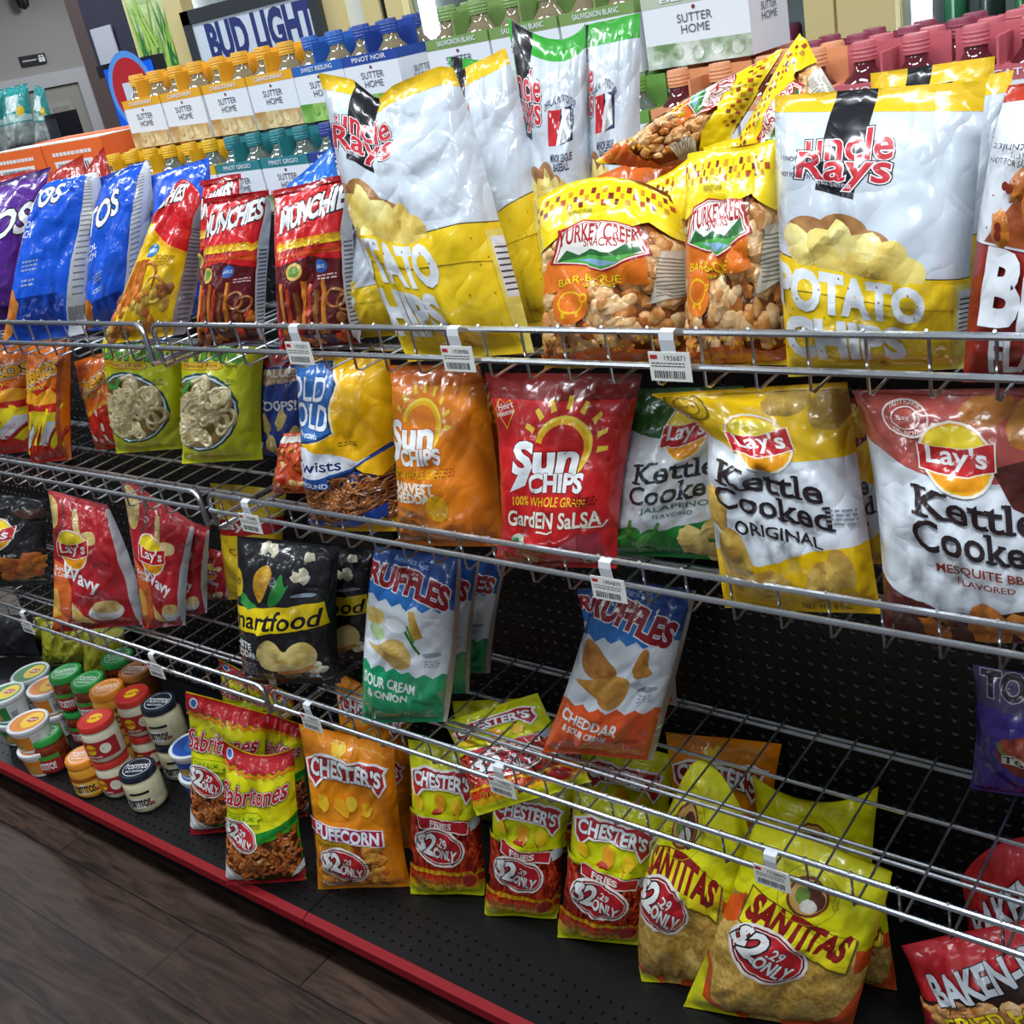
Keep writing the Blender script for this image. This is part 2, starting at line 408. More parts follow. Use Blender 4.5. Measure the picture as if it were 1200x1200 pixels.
for a,b in ((XL,-.0015),(.0015,XR)):
    d=gpart(deckpart(a,b),'base_deck')
    # punched rows near the front edge of the deck: shallow dimples, the shade of their recess put into black colour
    dm=MB()
    n=int((b-a)/.0254)
    for k in range(n):
        for yy in (-.052,-.0266,-.0012,.0242):
            dm.lathe([(.0034,.0002),(.0028,.0005),(.0024,.0001)],plain('#030303',.8,0,.1),8,(a+.0127+k*.0254,yy,.136))
    dm.build('punched_rows',d)
    rs_=MB(); RED=plain('#8a121b',.6,0,.2)
    rs_.add([(a,-.076,.137),(b,-.076,.137),(b,-.092,.130),(a,-.092,.130),(b,-.092,.108),(a,-.092,.108),(b,-.076,.104),(a,-.076,.104)],[(0,3,2,1),(3,5,4,2),(5,7,6,4),(1,2,4,6),(0,7,5,3)],RED)
    gpart(rs_,'front_strip')
    kk=MB(); kk.box((a,-.04,0),(b,-.02,.118),BLK2); gpart(kk,'kick_plate')
gpart(MB().box((XL,PY+.03,0),(XR,PY+.05,1.438),BLK2),'rear_panel')
gpart(MB().box((XL,PY+.05,1.423),(XR,PY+.42,1.438),plain('#2a2a2d',.5)),'rear_top_shelf')

# ---------------------------------------------------------------- wire shelves
WR=plain('#c3c8ce',.3,1)
def wire_shelf(x0,x1,zu,zl,zf,label):
    t=thing('wire_shelf',((x0+x1)/2,0,zf),label,'shelf','chrome wire shelves of the rack'); O=(-(x0+x1)/2,0,-zf)
    r=.0042; c=.018
    pts=[(x0,0,zf)]+[(x0,0,zu-c)]+[(x0+c-c*math.cos(a),0,zu-c+c*math.sin(a)) for a in (.5,1.0)]+[(x0+c,0,zu),(x1-c,0,zu)]+[(x1-c+c*math.sin(a),0,zu-c+c*math.cos(a)) for a in (.5,1.0)]+[(x1,0,zu-c),(x1,0,zf)]
    MB().tube(pts,r,STEEL).build('upper_rail',t,O)
    MB().tube([(x0,-.004,zl),(x1,-.004,zl)],r,STEEL).build('lower_rail',t,O)
    for y in (.104,.117,.206,.316,.328):
        MB().tube([(x0,y,zf-.004),(x1,y,zf-.004)],.0033,WR).build('support_rail',t,O)
    g=MB(); n=int((x1-x0)/.0615); off=((x1-x0)-n*.0615)/2
    for k in range(n+1):
        x=x0+off+k*.0615
        g.tube([(x,.335,zf),(x,.03,zf-.002),(x,.014,zf-.003),(x,.006,zf+.001),(x,.005,zu+.001),(x,-.001,zu+.0055)],.0019,WR,6)
    g.build('wire_grid',t,O)
    for x in (x0+.004,x1-.004): MB().tube([(x,.385,zf-.012),(x,.30,zf-.010),(x,.0,zf-.006)],.004,STEEL).build('side_bracket',t,O)
    return t
for side,(x0,x1) in (('left',(-1.62,-.017)),('right',(.012,1.66))):
    for nm,zu,zl,zf in (('top',1.3588,1.3198,1.294),('second',1.0512,1.0205,.991),('third',.6378,.6027,.580)):
        wire_shelf(x0,x1,zu,zl,zf,'%s wire shelf with chrome lip rails, %s section of the rack'%({'top':'topmost','second':'middle','third':'lowest'}[nm],side))

# ---------------------------------------------------------------- price tags clipped on the rails
def price_tag(px,py,zu,num,label,w=.052,h=.034,drop=.022,front=.010):
    P=ony(px,py,-.008); x=P[0]
    t=thing('price_tag',(x,-.008,zu),label,'price tag','price tags clipped to the shelf rails')
    cl=MB(); cm=plain('#d9dde2',.25,0,.6)
    pr=[(.0,.007),(-.0075,.005),(-.0085,-.004),(-.0065,-drop)]
    for i in range(3):
        a,b=pr[i],pr[i+1]
        cl.add([(-.009,a[0],a[1]),(.009,a[0],a[1]),(.009,b[0],b[1]),(-.009,b[0],b[1]),(-.009,a[0]+.0015,a[1]),(.009,a[0]+.0015,a[1]),(.009,b[0]+.0015,b[1]),(-.009,b[0]+.0015,b[1])],[(0,3,2,1),(4,5,6,7),(0,1,5,4),(2,3,7,6),(0,4,7,3),(1,2,6,5)],cm)
    cl.build('clip',t)
    cd=MB(); wm=plain('#e2e2dd',.45); y=-.0075; z1=-drop+.004; z0=z1-h
    cd.box((-w/2,y,z0),(w/2,y+.0012,z1),wm)
    ink=plain('#2b2b30',.6); rd=plain('#b8242c',.5)
    def rect(x0,zz0,x1,zz1,m): cd.quad([(x0,y-.0002,zz0),(x1,y-.0002,zz0),(x1,y-.0002,zz1),(x0,y-.0002,zz1)],m)
    rect(-w*.46,z0+h*.76,-w*.28,z0+h*.90,rd)
    v,f=placed_text(num,0,0,w*.5,h*.17); cd.add([(q[0]+w*.14,y-.0002,q[1]+z0+h*.80) for q in v],f,ink)
    rg=random.Random(int(px)); xx=-w*.40
    while xx<w*.34:
        d=rg.uniform(.0005,.0018); rect(xx,z0+h*.10,xx+d,z0+h*.36,ink); xx+=d+rg.uniform(.0006,.0014)
    for q in (.50,.60):
        xx=-w*.44
        while xx<w*.36:
            d=rg.uniform(.002,.006); rect(xx,z0+h*q,xx+d,z0+h*(q+.035),ink); xx+=d+.001
    cd.build('card',t); return t
for px,py,zu,num,lb in ((352,400,1.3588,'1935871','white price tag on the top rail under the red snack mix bags'),
  (537,400,1.3588,'1938986','white price tag on the top rail under the big white potato bag'),
  (786,405,1.3588,'1936871','large white price tag on the top rail right of the pork rinds'),
  (293,598,1.0512,'1936880','white price tag on the middle rail above the black popcorn bag'),
  (714,672,1.0512,'1994870','white price tag on the middle rail above the orange ridged chip bag'),
  (33,728,.6378,'1936877','white price tag on the lowest rail below the black barbecue bag'),
  (181,770,.6378,'1937012','white price tag on the lowest rail just above the dip jars'),
  (363,828,.6378,'1936995','white price tag on the lowest rail above the orange puffed corn bag'),
  (588,905,.6378,'1938820','white price tag on the lowest rail above the tilted fries bag'),
  (905,1005,.6378,'1938845','greyish price tag on the lowest rail above the right tortilla chip bag')):
    price_tag(px,py,zu,num,lb)

# ---------------------------------------------------------------- artwork of each kind of bag
WH='#dfe6ee'; BK='#16151a'; RED_='#c3141d'; YEL='#f4c50a'; GR='#2f9a3a'
CHIP=food('#e2c158','#b98a2c',45); CHIPL=food('#efd98a','#d2ae55',40); CHIPO=food('#d8862a','#a85a18',50); TORT=food('#dcb963','#b98d3c',130,.5,6)
RIND=food('#e0a868','#b9742f',70,.5,6); RINDL=food('#edc795','#cf9a5b',80,.5,6); PRETZ=food('#a8662b','#6e3a14',70); PUFF=food('#e99a3a','#c8641a',50); HOT=food('#b5230f','#7a1408',60); HOTL=food('#d4471a','#9c210c',60)
TWIST=food('#c9702a','#8e3f12',60); RINGM=food('#e5d6a6','#c2a86a',55); POP=food('#ece6cf','#c9bd97',60); GLASSD='#3d2a1c'
def lays(A,x,y,r,rot=0):
    A.E(x,y,r*1.08,r*1.08,'#f2e9d8'); A.E(x,y,r,r,'#f2b015'); A.E(x,y+.30*r/A.a,r*.86,r*.62,'#f8dc2c'); A.E(x,y-.55*r/A.a,r*.72,r*.36,'#ef9a12')
    k=1/A.a; q=[]
    for t in range(11): u=-1.12+2.24*t/10; q.append((x+u*r,y+(.36*r+.16*r*u-.10*r*math.cos(u*2.2))*k))
    for t in range(11): u=1.12-2.24*t/10; q.append((x+u*r,y+(-.44*r+.16*r*u-.10*r*math.cos(u*2.2))*k))
    A.P(q,'#f2ead9'); c=[(x+(px-x)*.96,y+(py-y)*.93) for px,py in q]; A.P(c,'#bf1a20')
    A.T("Lay's",x,y-.03*r*k,r*1.72,r*.72,'#f4f4f4',b=.03,rot=6,shear=.12)
def price(A,x,y,wd,rot=-12):
    h=wd*.30
    A.E(x,y,wd*.53,h*1.10,'#f3efe9',rot); A.E(x,y,wd*.49,h*.98,'#8d1420',rot); A.E(x,y,wd*.465,h*.90,'#f0e6e2',rot); A.E(x,y,wd*.45,h*.85,'#c2202a',rot)
    c,s=math.cos(D2R(rot)),math.sin(D2R(rot))
    def at(dx,dy): return x+(dx*c-dy*s)*wd, y+(dx*s+dy*c)*wd/A.a
    X,Y=at(-.37,.02); A.T('S',X,Y,wd*.17,wd*.27,'#f6f6f6','#17151a',.08,b=.06,rot=rot,shear=.1); A.LN([at(-.355,.18),at(-.385,-.14)],wd*.028,'#f6f6f6'); X,Y=at(-.18,.02); A.T('2',X,Y,wd*.22,wd*.33,'#f6f6f6','#17151a',.09,b=.065,rot=rot,shear=.1)
    X,Y=at(.10,.10); A.T('.29',X-.015,Y,wd*.20,wd*.12,'#f6f6f6','#17151a',.05,b=.04,rot=rot)
    X,Y=at(.15,-.085); A.T('ONLY',X,Y,wd*.46,wd*.17,'#f6f6f6','#17151a',.07,b=.06,rot=rot)
def doritos(base,dark,flav,dx,side=True):
    A=Art(1.42,base,'#b9bec6',dx)
    A.W(dark,0,.10,7,.06); A.R(-.5,.955,1.5,1,dark)
    A.B(.10,.17,.17,CHIPO,.7); A.B(.30,.10,.14,CHIPO,.8)
    A.T('DORITOS',.16,.66,1.25,.25,'#eef0f2',BK,.07,b=.05,rot=5,arch=-.02)
    for i,l in enumerate(flav): A.T(l,.30,.50-.055*i,.34,.055,'#e8ecf2',b=.02,rot=-3)
    A.small(.42,.30,.22,3,'#93a7c8'); A.small(.45,.22,.18,2,'#93a7c8')
    if side:
        A.dx=0
        A.P([(.93,1),(1,1),(1,0),(.80,0),(.84,.35),(.88,.75)],'#c9ccd1'); A.P([(.90,.86),(.985,.9),(.98,.45),(.85,.42)],'#d9dadb')
        for k in range(26): A.R(.86,.14+k*.027,.95,.147+k*.027,'#7b7f87')
        for k in range(12): A.R(.83+.012*k,.05,.836+.012*k,.10,'#2a2a2e')
    return A.done()
def munch_red(dx=0):
    A=Art(1.35,'#cc151b','#8f9096',dx); A.dome=1
    A.P([(0,0),(1,0),(1,.50),(.5,.57),(0,.53)],'#5a0f15')
    for k,c in ((0,'#e7a312'),(1,'#f4cf2a'),(2,'#c8321a')):
        A.W(c,.585-.0*k,.66-.022*k,9,.022-.004*k); 
    A.P([(0,.585),(1,.585),(1,.545),(.5,.60),(0,.57)],'#d9521a')
    A.T('Flamin Hot',.38,.625,.55,.055,'#8e1010',b=.02,rot=2)
    A.T('MUNCHIES',.50,.845,.90,.17,'#f2f3f4','#121015',.10,b=.06,rot=8,shear=.15)
    A.E(.30,.49,.09,.07,'#d9b45a'); A.E(.30,.49,.06,.045,'#6b8f3a'); A.E(.62,.50,.08,.055,'#2e62b0'); A.T('SNACK',.62,.50,.11,.03,WH)
    for k in range(7): A.LN([(.08+.085*k,.12+.02*(k%2)),(.13+.085*k,.43-.03*(k%3))],.05,[PUFF,HOTL,PRETZ][k%3])
    A.RING(.74,.30,.11,.09,.032,PRETZ); A.RING(.84,.27,.10,.08,.03,PRETZ,20)
    A.scat(26,.0,.02,1,.20,lambda x,y:A.B(x,y,.055,[PUFF,HOTL,CHIPO,PRETZ][A.rng.randrange(4)],.8))
    A.dx=0; A.P([(.94,.06),(1,.0),(1,1),(.97,1),(.94,.7)],'#b7b8bd')
    for k in range(20): A.R(.955,.12+k*.026,.995,.13+k*.026,'#55565c')
    A.small(.70,.44,.2,2,'#c9a4a4'); A.R(-.6,.965,1.6,1,'#a30f15'); return A.done()
def munch_yel():
    A=Art(1.5,'#f0c312','#8a8076'); A.dome=1
    A.P([(0,1),(1,1),(1,.42),(.55,.50),(0,.70)],'#cf171d'); A.P([(0,.70),(.55,.50),(1,.42),(1,.445),(.55,.53),(0,.74)],'#e8a41a')
    A.T('MUNCHIES',.22,.83,1.0,.22,'#f2f3f4','#121015',.10,b=.06,rot=12,shear=.15)
    A.R(.16,.60,.30,.655,'#f5e33a'); A.E(.46,.47,.09,.06,'#2e7ab0'); A.T('SNACK',.46,.47,.13,.03,WH)
    A.RING(.50,.31,.14,.15,.035,CHIPO,20); A.RING(.62,.25,.13,.12,.03,CHIP,-20)
    for k in range(6): A.LN([(.12+.06*k,.18),(.20+.05*k,.42)],.045,[PUFF,CHIPO][k%2])
    A.scat(34,.0,.02,.8,.26,lambda x,y:A.B(x,y,.06,[PUFF,CHIPO,PRETZ,CHIP][A.rng.randrange(4)],.8))
    A.small(.55,.43,.25,4,'#a8841a')
    A.P([(.86,.0),(1,0),(1,.92),(.92,.72)],'#8d7f84')
    for k in range(22): A.R(.90,.08+k*.026,.985,.09+k*.026,'#5c5058')
    return A.done()
def uncle(dx=0,top='#e8bd1e',emblem=False,bottom='#edc81c',lx=0):
    A=Art(1.32,'#c9d2dc','#c4ccd4',dx); A.dome=.3; CHIP,CHIPL=food('#eeda7c','#d6b450',30),food('#f3e79c','#e2cb6c',30)
    A.P([(-1,.0),(2,.0),(2,.455),(1.0,.425),(.6,.40),(.3,.395),(-1,.42)],bottom)
    A.LN([(-1,.42),(.3,.395),(.6,.40),(1.0,.425),(2,.455)],.006,'#57491a')
    A.R(-1,.925,2,1.0,top)
    A.P([(.29+lx,1),(.49+lx,1),(.42+lx,.64),(.22+lx,.65)],'#1b1a20')
    if emblem:
        A.P([(.43,.64),(.62,.645),(.64,.765),(.44,.76)],'#c2242c'); A.P([(.60,.645),(.82,.65),(.82,.77),(.62,.765)],'#1d2350')
        A.P([(.55,.64),(.60,.645),(.66,.70),(.74,.66),(.78,.665),(.70,.73),(.76,.755),(.68,.765),(.60,.70)],'#eef1f4'); A.E(.66,.755,.022,.022,'#eef1f4')
        for k in range(4): A.E(.475+.035*k,.745-.018*k,.012,.012,'#eef1f4',n=5)
        A.T('MINOR LEAGUE',.62,.60,.34,.035,'#20244f',b=.03); A.T('BASEBALL',.62,.57,.24,.035,'#20244f',b=.03); A.T('OFFICIAL POTATO CHIP',.62,.80,.46,.035,'#20244f',arch=.05,b=.02)
        A.RING(.78,.33,.12,.10,.018,'#5a9a3a',0,18,0,180)
    A.T('uncle',.38+lx,.815,.42,.13,'#c62a36','#f4eef0',.05,b=.03,ol2='#1b1a20',rot=6,shear=.12)
    A.T("Rays",.355+lx,.725,.46,.16,'#c62a36','#f4eef0',.05,b=.03,ol2='#1b1a20',rot=4,shear=.2)
    A.T('FAMILY MADE - QUALITY FOODS',.305,.678,.20,.022,'#e6e8ee',b=.02)
    A.T('11NOV2022JCG1',.14,.745,.22,.03,'#3a3c46',rot=2); A.T('21:09',.13,.72,.06,.022,'#3a3c46',rot=2); A.T('NOT FOR SALE IN CA',.13,.69,.2,.022,'#3a3c46',rot=3)
    SK=food('#b98550','#8a5a2c',40)
    for x,y,r in ((.18,.49,.13),(.36,.515,.14),(.50,.485,.12)): A.E(x,y,r,r*.66,SK,10)
    for x,y,r in ((.12,.465,.09),(.24,.47,.09),(.60,.47,.10),(.36,.485,.10),(.48,.475,.11),(.58,.43,.12),(.14,.425,.08),(.28,.43,.10),(.44,.43,.10),(.68,.41,.11)): A.B(x,y,r,[CHIP,CHIPL][A.rng.randrange(2)],.72,14,.08)
    A.P([(-1,.30),(2,.30),(2,.40),(1.0,.405),(.6,.385),(.3,.385),(-1,.40)],bottom)
    A.T('POTATO',.38,.305,.78,.165,'#e3e8ee',b=.085); A.T('CHIPS',.35,.145,.64,.165,'#e3e8ee',b=.085)
    A.scat(40,-.3,.03,1.3,.38,lambda x,y:A.E(x,y,.005,.005,'#8a6a1a',n=6))
    A.dx=0; A.P([(.93,0),(1.3,0),(1.3,.42),(.93,.40)],'#e4cf63'); A.R(.95,.18,1.2,.38,'#dcdfe2')
    for k in range(8): A.R(.955,.20+.02*k,1.15,.206+.02*k,'#3a3c40')
    A.E(.56,.045,.018,.018,'#55501a'); A.E(.56,.045,.014,.014,bottom); A.T('U',.56,.045,.012,.015,'#55501a')
    return A.done()
def turkey(dx=0,tilt=-4):
    A=Art(1.18,RIND,RINDL,dx); A.dome=1
    A.R(-.5,0,1.5,1,'#8d4a1c')
    A.scat(150,-.1,.08,1.1,.72,lambda x,y:A.B(x,y,A.rng.uniform(.05,.10),[RIND,RINDL,RIND,RINDL,food('#d98f45','#a8571c',60)][A.rng.randrange(5)],.75,12,.22))
    A.P([(-.5,1),(1.5,1),(1.5,.66),(1.02,.70),(.8,.78),(.5,.72),(.2,.74),(-.02,.66),(-.5,.66)],'#f6d90e')
    A.P([(.0,.44),(.80,.47),(.78,.66),(.10,.62)],'#e2741c')
    for k in range(-10,24):
        for r in range(3):
            if (k+r)%2==0: A.E(.042*k,.865+.034*r/A.a*1.0,.022,.022,['#b4471a','#7a2414','#c8901a'][(k//2+r)%3],45,4)
    P=[(.12,.60),(.20,.76),(.36,.79),(.74,.76),(.82,.62),(.50,.53)]
    A.P(P,'#b01f28'); sh=lambda s:[(.47+(x-.47)*s,.665+(y-.665)*s) for x,y in P]
    A.P(sh(.94),'#f3efe6'); A.P(sh(.90),'#b01f28'); A.P(sh(.87),'#f0eee6')
    A.P([(.17,.605),(.24,.66),(.32,.625),(.42,.645),(.55,.62),(.66,.66),(.72,.70),(.76,.63),(.5,.55)],'#2f6b35'); A.P([(.19,.60),(.4,.615),(.6,.605),(.75,.62),(.5,.545)],'#52a94a'); A.P([(.3,.60),(.5,.595),(.6,.575),(.48,.56)],'#8fb8d8')
    A.T('TURKEY CREEK',.47,.725,.56,.095,'#b01f28',b=.03,arch=.02,rot=tilt); A.T('SNACKS',.48,.675,.24,.045,'#b01f28',b=.02,rot=tilt)
    A.T('BAR-B-QUE',.40,.49,.44,.055,'#f2c81a','#b4541a',.03,b=.03); A.T('CHICHARRONES',.40,.455,.36,.028,'#f2c81a')
    A.E(.27,.375,.14,.13,'#e2741c'); A.RING(.27,.38,.10,.075,.012,'#f2c01a'); A.E(.37,.40,.03,.025,'#f2c01a'); A.E(.37,.40,.02,.015,'#e2741c')
    for q in (-.05,.04): A.R(.27+q-.012,.30,.27+q+.012,.33,'#f2c01a')
    A.P([(-.5,0),(1.5,0),(1.5,.11),(.9,.09),(.5,.14),(.1,.09),(-.5,.10)],'#d8641a'); A.P([(-.5,.0),(1.5,.0),(1.5,.03),(-.5,.03)],'#f0c41a')
    for k in range(34): A.E(.02+.03*k,.135+.03*math.sin(k*.55)+.018*(k%3),.013,.013,'#f4b81a',45,4)
    A.dx=0; A.P([(.80,.36),(.99,.40),(.99,.66),(.86,.64)],'#cfc6b4')
    for k in range(11): A.R(.83,.40+.02*k,.97,.407+.02*k,'#7d7668')
    A.T('PRODUCT OF USA',.34,.83,.18,.025,'#5a5a1a'); A.T('2.5 OZ (70g)',.16,.06,.2,.03,'#f4c81a',b=.02)
    return A.done()
def bbqflav():
    A=Art(1.35,'#d9dde3',None); A.dome=1; REDN=food('#a52a1c','#7c1810',18)
    A.P([(0,.905),(1,.965),(1,1),(0,1)],'#b8371f')
    A.R(0,0,1,.385,REDN); A.LN([(0,.385),(1,.385)],.006,'#5a1210')
    A.P([(.06,.395),(.30,.60),(.7,.66),(1,.60),(1,.395)],food('#b5612a','#8a3a18',30))
    for k in range(9): A.B(.16+.09*k,.44+.05*((k*3)%4),.09,CHIPO,.75)
    A.scat(40,.0,.40,1,.80,lambda x,y:A.E(x,y,.006,.006,'#8a5a4a',n=6))
    A.scat(14,.05,.42,.9,.62,lambda x,y:A.E(x,y,.022,.022,'#7a2414',n=10))
    A.T('23JUN2022 JCG1',.28,.715,.46,.035,'#2a2a30',b=.01); A.T('21:33',.22,.69,.08,.022,'#2a2a30'); A.T('NOT FOR SALE IN CA',.24,.665,.38,.028,'#2a2a30')
    A.T('BBQ',.52,.255,.80,.33,'#e3e8ee',b=.08,shear=.1); A.T('FLAVORED',.62,.085,.90,.13,'#e3e8ee',b=.07,shear=.1); return A.done()
def cheetos(dx=0):
    A=Art(1.5,'#e8740f','#b8361a',dx); A.dome=.5
    A.P([(0,.62),(.3,.70),(1,.62),(1,.40),(0,.36)],'#c81e12'); A.P([(0,.60),(.25,.66),(.5,.58),(.8,.64),(1,.56),(1,.52),(.5,.50),(0,.54)],'#f2a51a')
    A.P([(0,.42),(.4,.46),(1,.44),(1,.10),(0,.08)],'#e5cf1c'); A.W('#c81e12',0,.12,6,.05)
    for k in range(7): A.LN([(.0+.15*k,.12+.03*(k%3)),(.20+.15*k,.30+.04*(k%2))],.055,[HOTL,HOT][k%2])
    A.P([(.55,.18),(.80,.38),(.95,.36),(.70,.16)],'#c9cdd6'); A.P([(.1,.14),(.35,.34),(.42,.3),(.2,.12)],'#d0d3da')
    A.scat(14,0,.10,1,.5,lambda x,y:A.B(x,y,.06,[HOTL,'#f0d01a'][A.rng.randrange(2)],.5))
    A.T('Cheetos',.45,.76,.95,.22,'#f0a81c','#18131a',.06,b=.05,ol2='#efe6da',rot=14); A.T('FLAMIN HOT',.45,.64,.5,.05,'#f4d43a',b=.03,rot=5)
    A.R(.93,0,1,1,'#a8481a'); return A.done()
def cheetos_red(dx=0):
    A=Art(1.5,'#e06a12','#b8361a',dx); A.dome=.5
    A.P([(0,.0),(1,0),(1,.42),(.6,.50),(.2,.40),(0,.46)],'#cf2413'); A.P([(0,.46),(.2,.40),(.6,.5),(1,.42),(1,.46),(.6,.55),(.2,.45),(0,.5)],'#ee9a1a')
    A.scat(22,0,.05,1,.5,lambda x,y:A.B(x,y,.07,[HOTL,CHIPO,'#e8e0d8'][A.rng.randrange(3)],.6))
    A.T('Cheetos',.45,.78,.95,.22,'#f0a81c','#18131a',.06,b=.05,ol2='#efe6da',rot=24); A.T('Crunchy',.4,.62,.4,.06,'#f4d43a','#8a2a10',.03,rot=10); return A.done()
def funyuns(dx=0):
    A=Art(1.45,'#dade12','#c2c61a',dx); A.dome=1
    A.T('FUNYUNS',.40,.925,.95,.20,'#5cb531','#0e4a2c',.09,b=.09,arch=.03); A.P([(.74,.90),(.90,.90),(.82,.99)],'#dade12')
    A.P([(-.1,.775),(.62,.775),(.66,.80),(.62,.83),(-.1,.83)],'#b46a14'); A.P([(-.1,.78),(.61,.78),(.645,.80),(.61,.825),(-.1,.825)],'#eec21a'); A.T('Onion Flavored Rings',.27,.803,.60,.05,'#9a4512',b=.03)
    A.E(.40,.44,.50,.46,'#15565a'); A.E(.40,.44,.475,.435,'#dfe8e6'); A.E(.40,.44,.455,.415,'#15565a'); A.E(.40,.44,.44,.40,food('#8e7038','#6d5222',30))
    def ring(x,y):
        if ((x-.40)/.40)**2+(((y-.44)*A.a)/.36)**2<.95:
            r=A.rng.uniform(.10,.15); A.RING(x,y,r,r*A.rng.uniform(.5,1),.055,[RINGM,food('#efe3bd','#d2bd86',50)][A.rng.randrange(2)],A.rng.uniform(0,180))
    A.scat(75,0,.15,.8,.74,ring)
    A.RING(.16,.70,.16,.15,.05,'#3da23a',0,16,180,360); A.E(.76,.83,.09,.016,'#4a5012'); A.E(.76,.83,.08,.012,'#dade12'); A.small(.72,.70,.12,3,'#55581a')
    A.R(-.5,.965,1.5,1,'#5a9a2a'); return A.done()
def scoops():
    A=Art(1.4,'#1d3f94'); A.dome=.5; A.P([(0,.70),(1,.74),(1,1),(0,1)],'#2a3a78'); A.P([(0,.68),(1,.72),(1,.83),(0,.82)],'#b08a6a'); A.T('VALUES',.45,.79,.9,.09,'#e8dccb',b=.04); A.T('NATION',.45,.72,.6,.04,'#e8dccb')
    A.P([(0,.84),(1,.85),(1,.98),(0,.97)],'#a32a2c'); A.T('SCOOPS!',.36,.50,1.0,.12,'#eef0f4',b=.05)
    for x,y in ((.15,.32),(.55,.36),(.8,.20),(.3,.12),(.7,.05)): A.B(x,y,.16,CHIPL,.7)
    return A.done()
def puffbag():
    A=Art(1.3,'#d84a1c'); A.dome=.5; A.scat(40,0,0,1,.9,lambda x,y:A.B(x,y,.09,[CHIPO,CHIPL,'#cf2a14','#e0531c'][A.rng.randrange(4)],.6)); A.W('#e9e2d8',.85,.9,5,.04); return A.done()
def rold():
    A=Art(1.62,'#f2b90f','#d8a010'); A.dome=1; NAVY='#173a72'
    A.E(.0,.36,.95,.46,NAVY,8); A.P([(-.2,.20),(1,.36),(1,.15),(.5,.06),(-.2,.08)],food('#4a2a14','#2e1a0c',30))
    def pr(x,y):
        r=A.rng.uniform(.06,.10); A.RING(x,y,r,r*A.rng.uniform(.5,1),.026,PRETZ,A.rng.uniform(0,180))
    A.scat(110,-.05,.12,1.0,.335,pr)
    for k in range(16):
        x=A.rng.uniform(0,.9); y=A.rng.uniform(.14,.3); A.LN([(x,y),(x+.16,y+A.rng.uniform(-.06,.06))],.03,PRETZ)
    A.P([(0,.55),(.4,.50),(.95,.36),(1,.40),(1,.98),(0,.98)],'#f2b90f'); A.LN([(0,.36),(.35,.37),(.7,.42),(1,.52)],.03,NAVY)
    A.P([(-.1,.36),(.3,.365),(.66,.415),(.98,.50),(.75,.455),(.5,.50),(.2,.53),(-.1,.53)],'#dfe5ee'); A.LN([(-.1,.355),(.32,.36),(.68,.41),(1,.51)],.025,'#1d4a94')
    A.T('Twists',.28,.435,.56,.10,'#1c2a6a',b=.02,rot=2)
    A.P([(-.1,.30),(.42,.31),(.40,.365),(.30,.36),(-.1,.35)],'#1d4a94'); A.T('ONE POUND',.15,.325,.50,.045,'#dfe5ee',b=.02)
    S=[(-.12,.60),(.05,.54),(.34,.57),(.52,.62),(.50,.78),(.52,.86),(.40,.97),(-.12,.97)]
    A.P([(x*1.05,y) for x,y in S],'#e8d9a8'); A.P(S,'#16386a'); A.P([(x*.96,.76+(y-.76)*.94) for x,y in S],'#2b66ad')
    A.T('ROLD',.10,.84,.62,.19,'#e6ebf2',NAVY,.04,b=.03,rot=-4); A.T('GOLD',.16,.70,.66,.20,'#e6ebf2',NAVY,.04,b=.03,rot=-3); A.T('Pretzels',.22,.60,.28,.05,'#e6ebf2',shear=.2)
    A.P([(.0,.10),(.5,.10),(.95,.20),(.93,.12),(.4,.05),(0,.06)],'#1f47a8'); A.P([(.38,.105),(.62,.125),(.60,.07),(.40,.05)],'#2b55c0')
    A.small(.55,.56,.22,2,'#8a6a10'); A.R(0,.975,1,1,'#d89c0e'); return A.done()
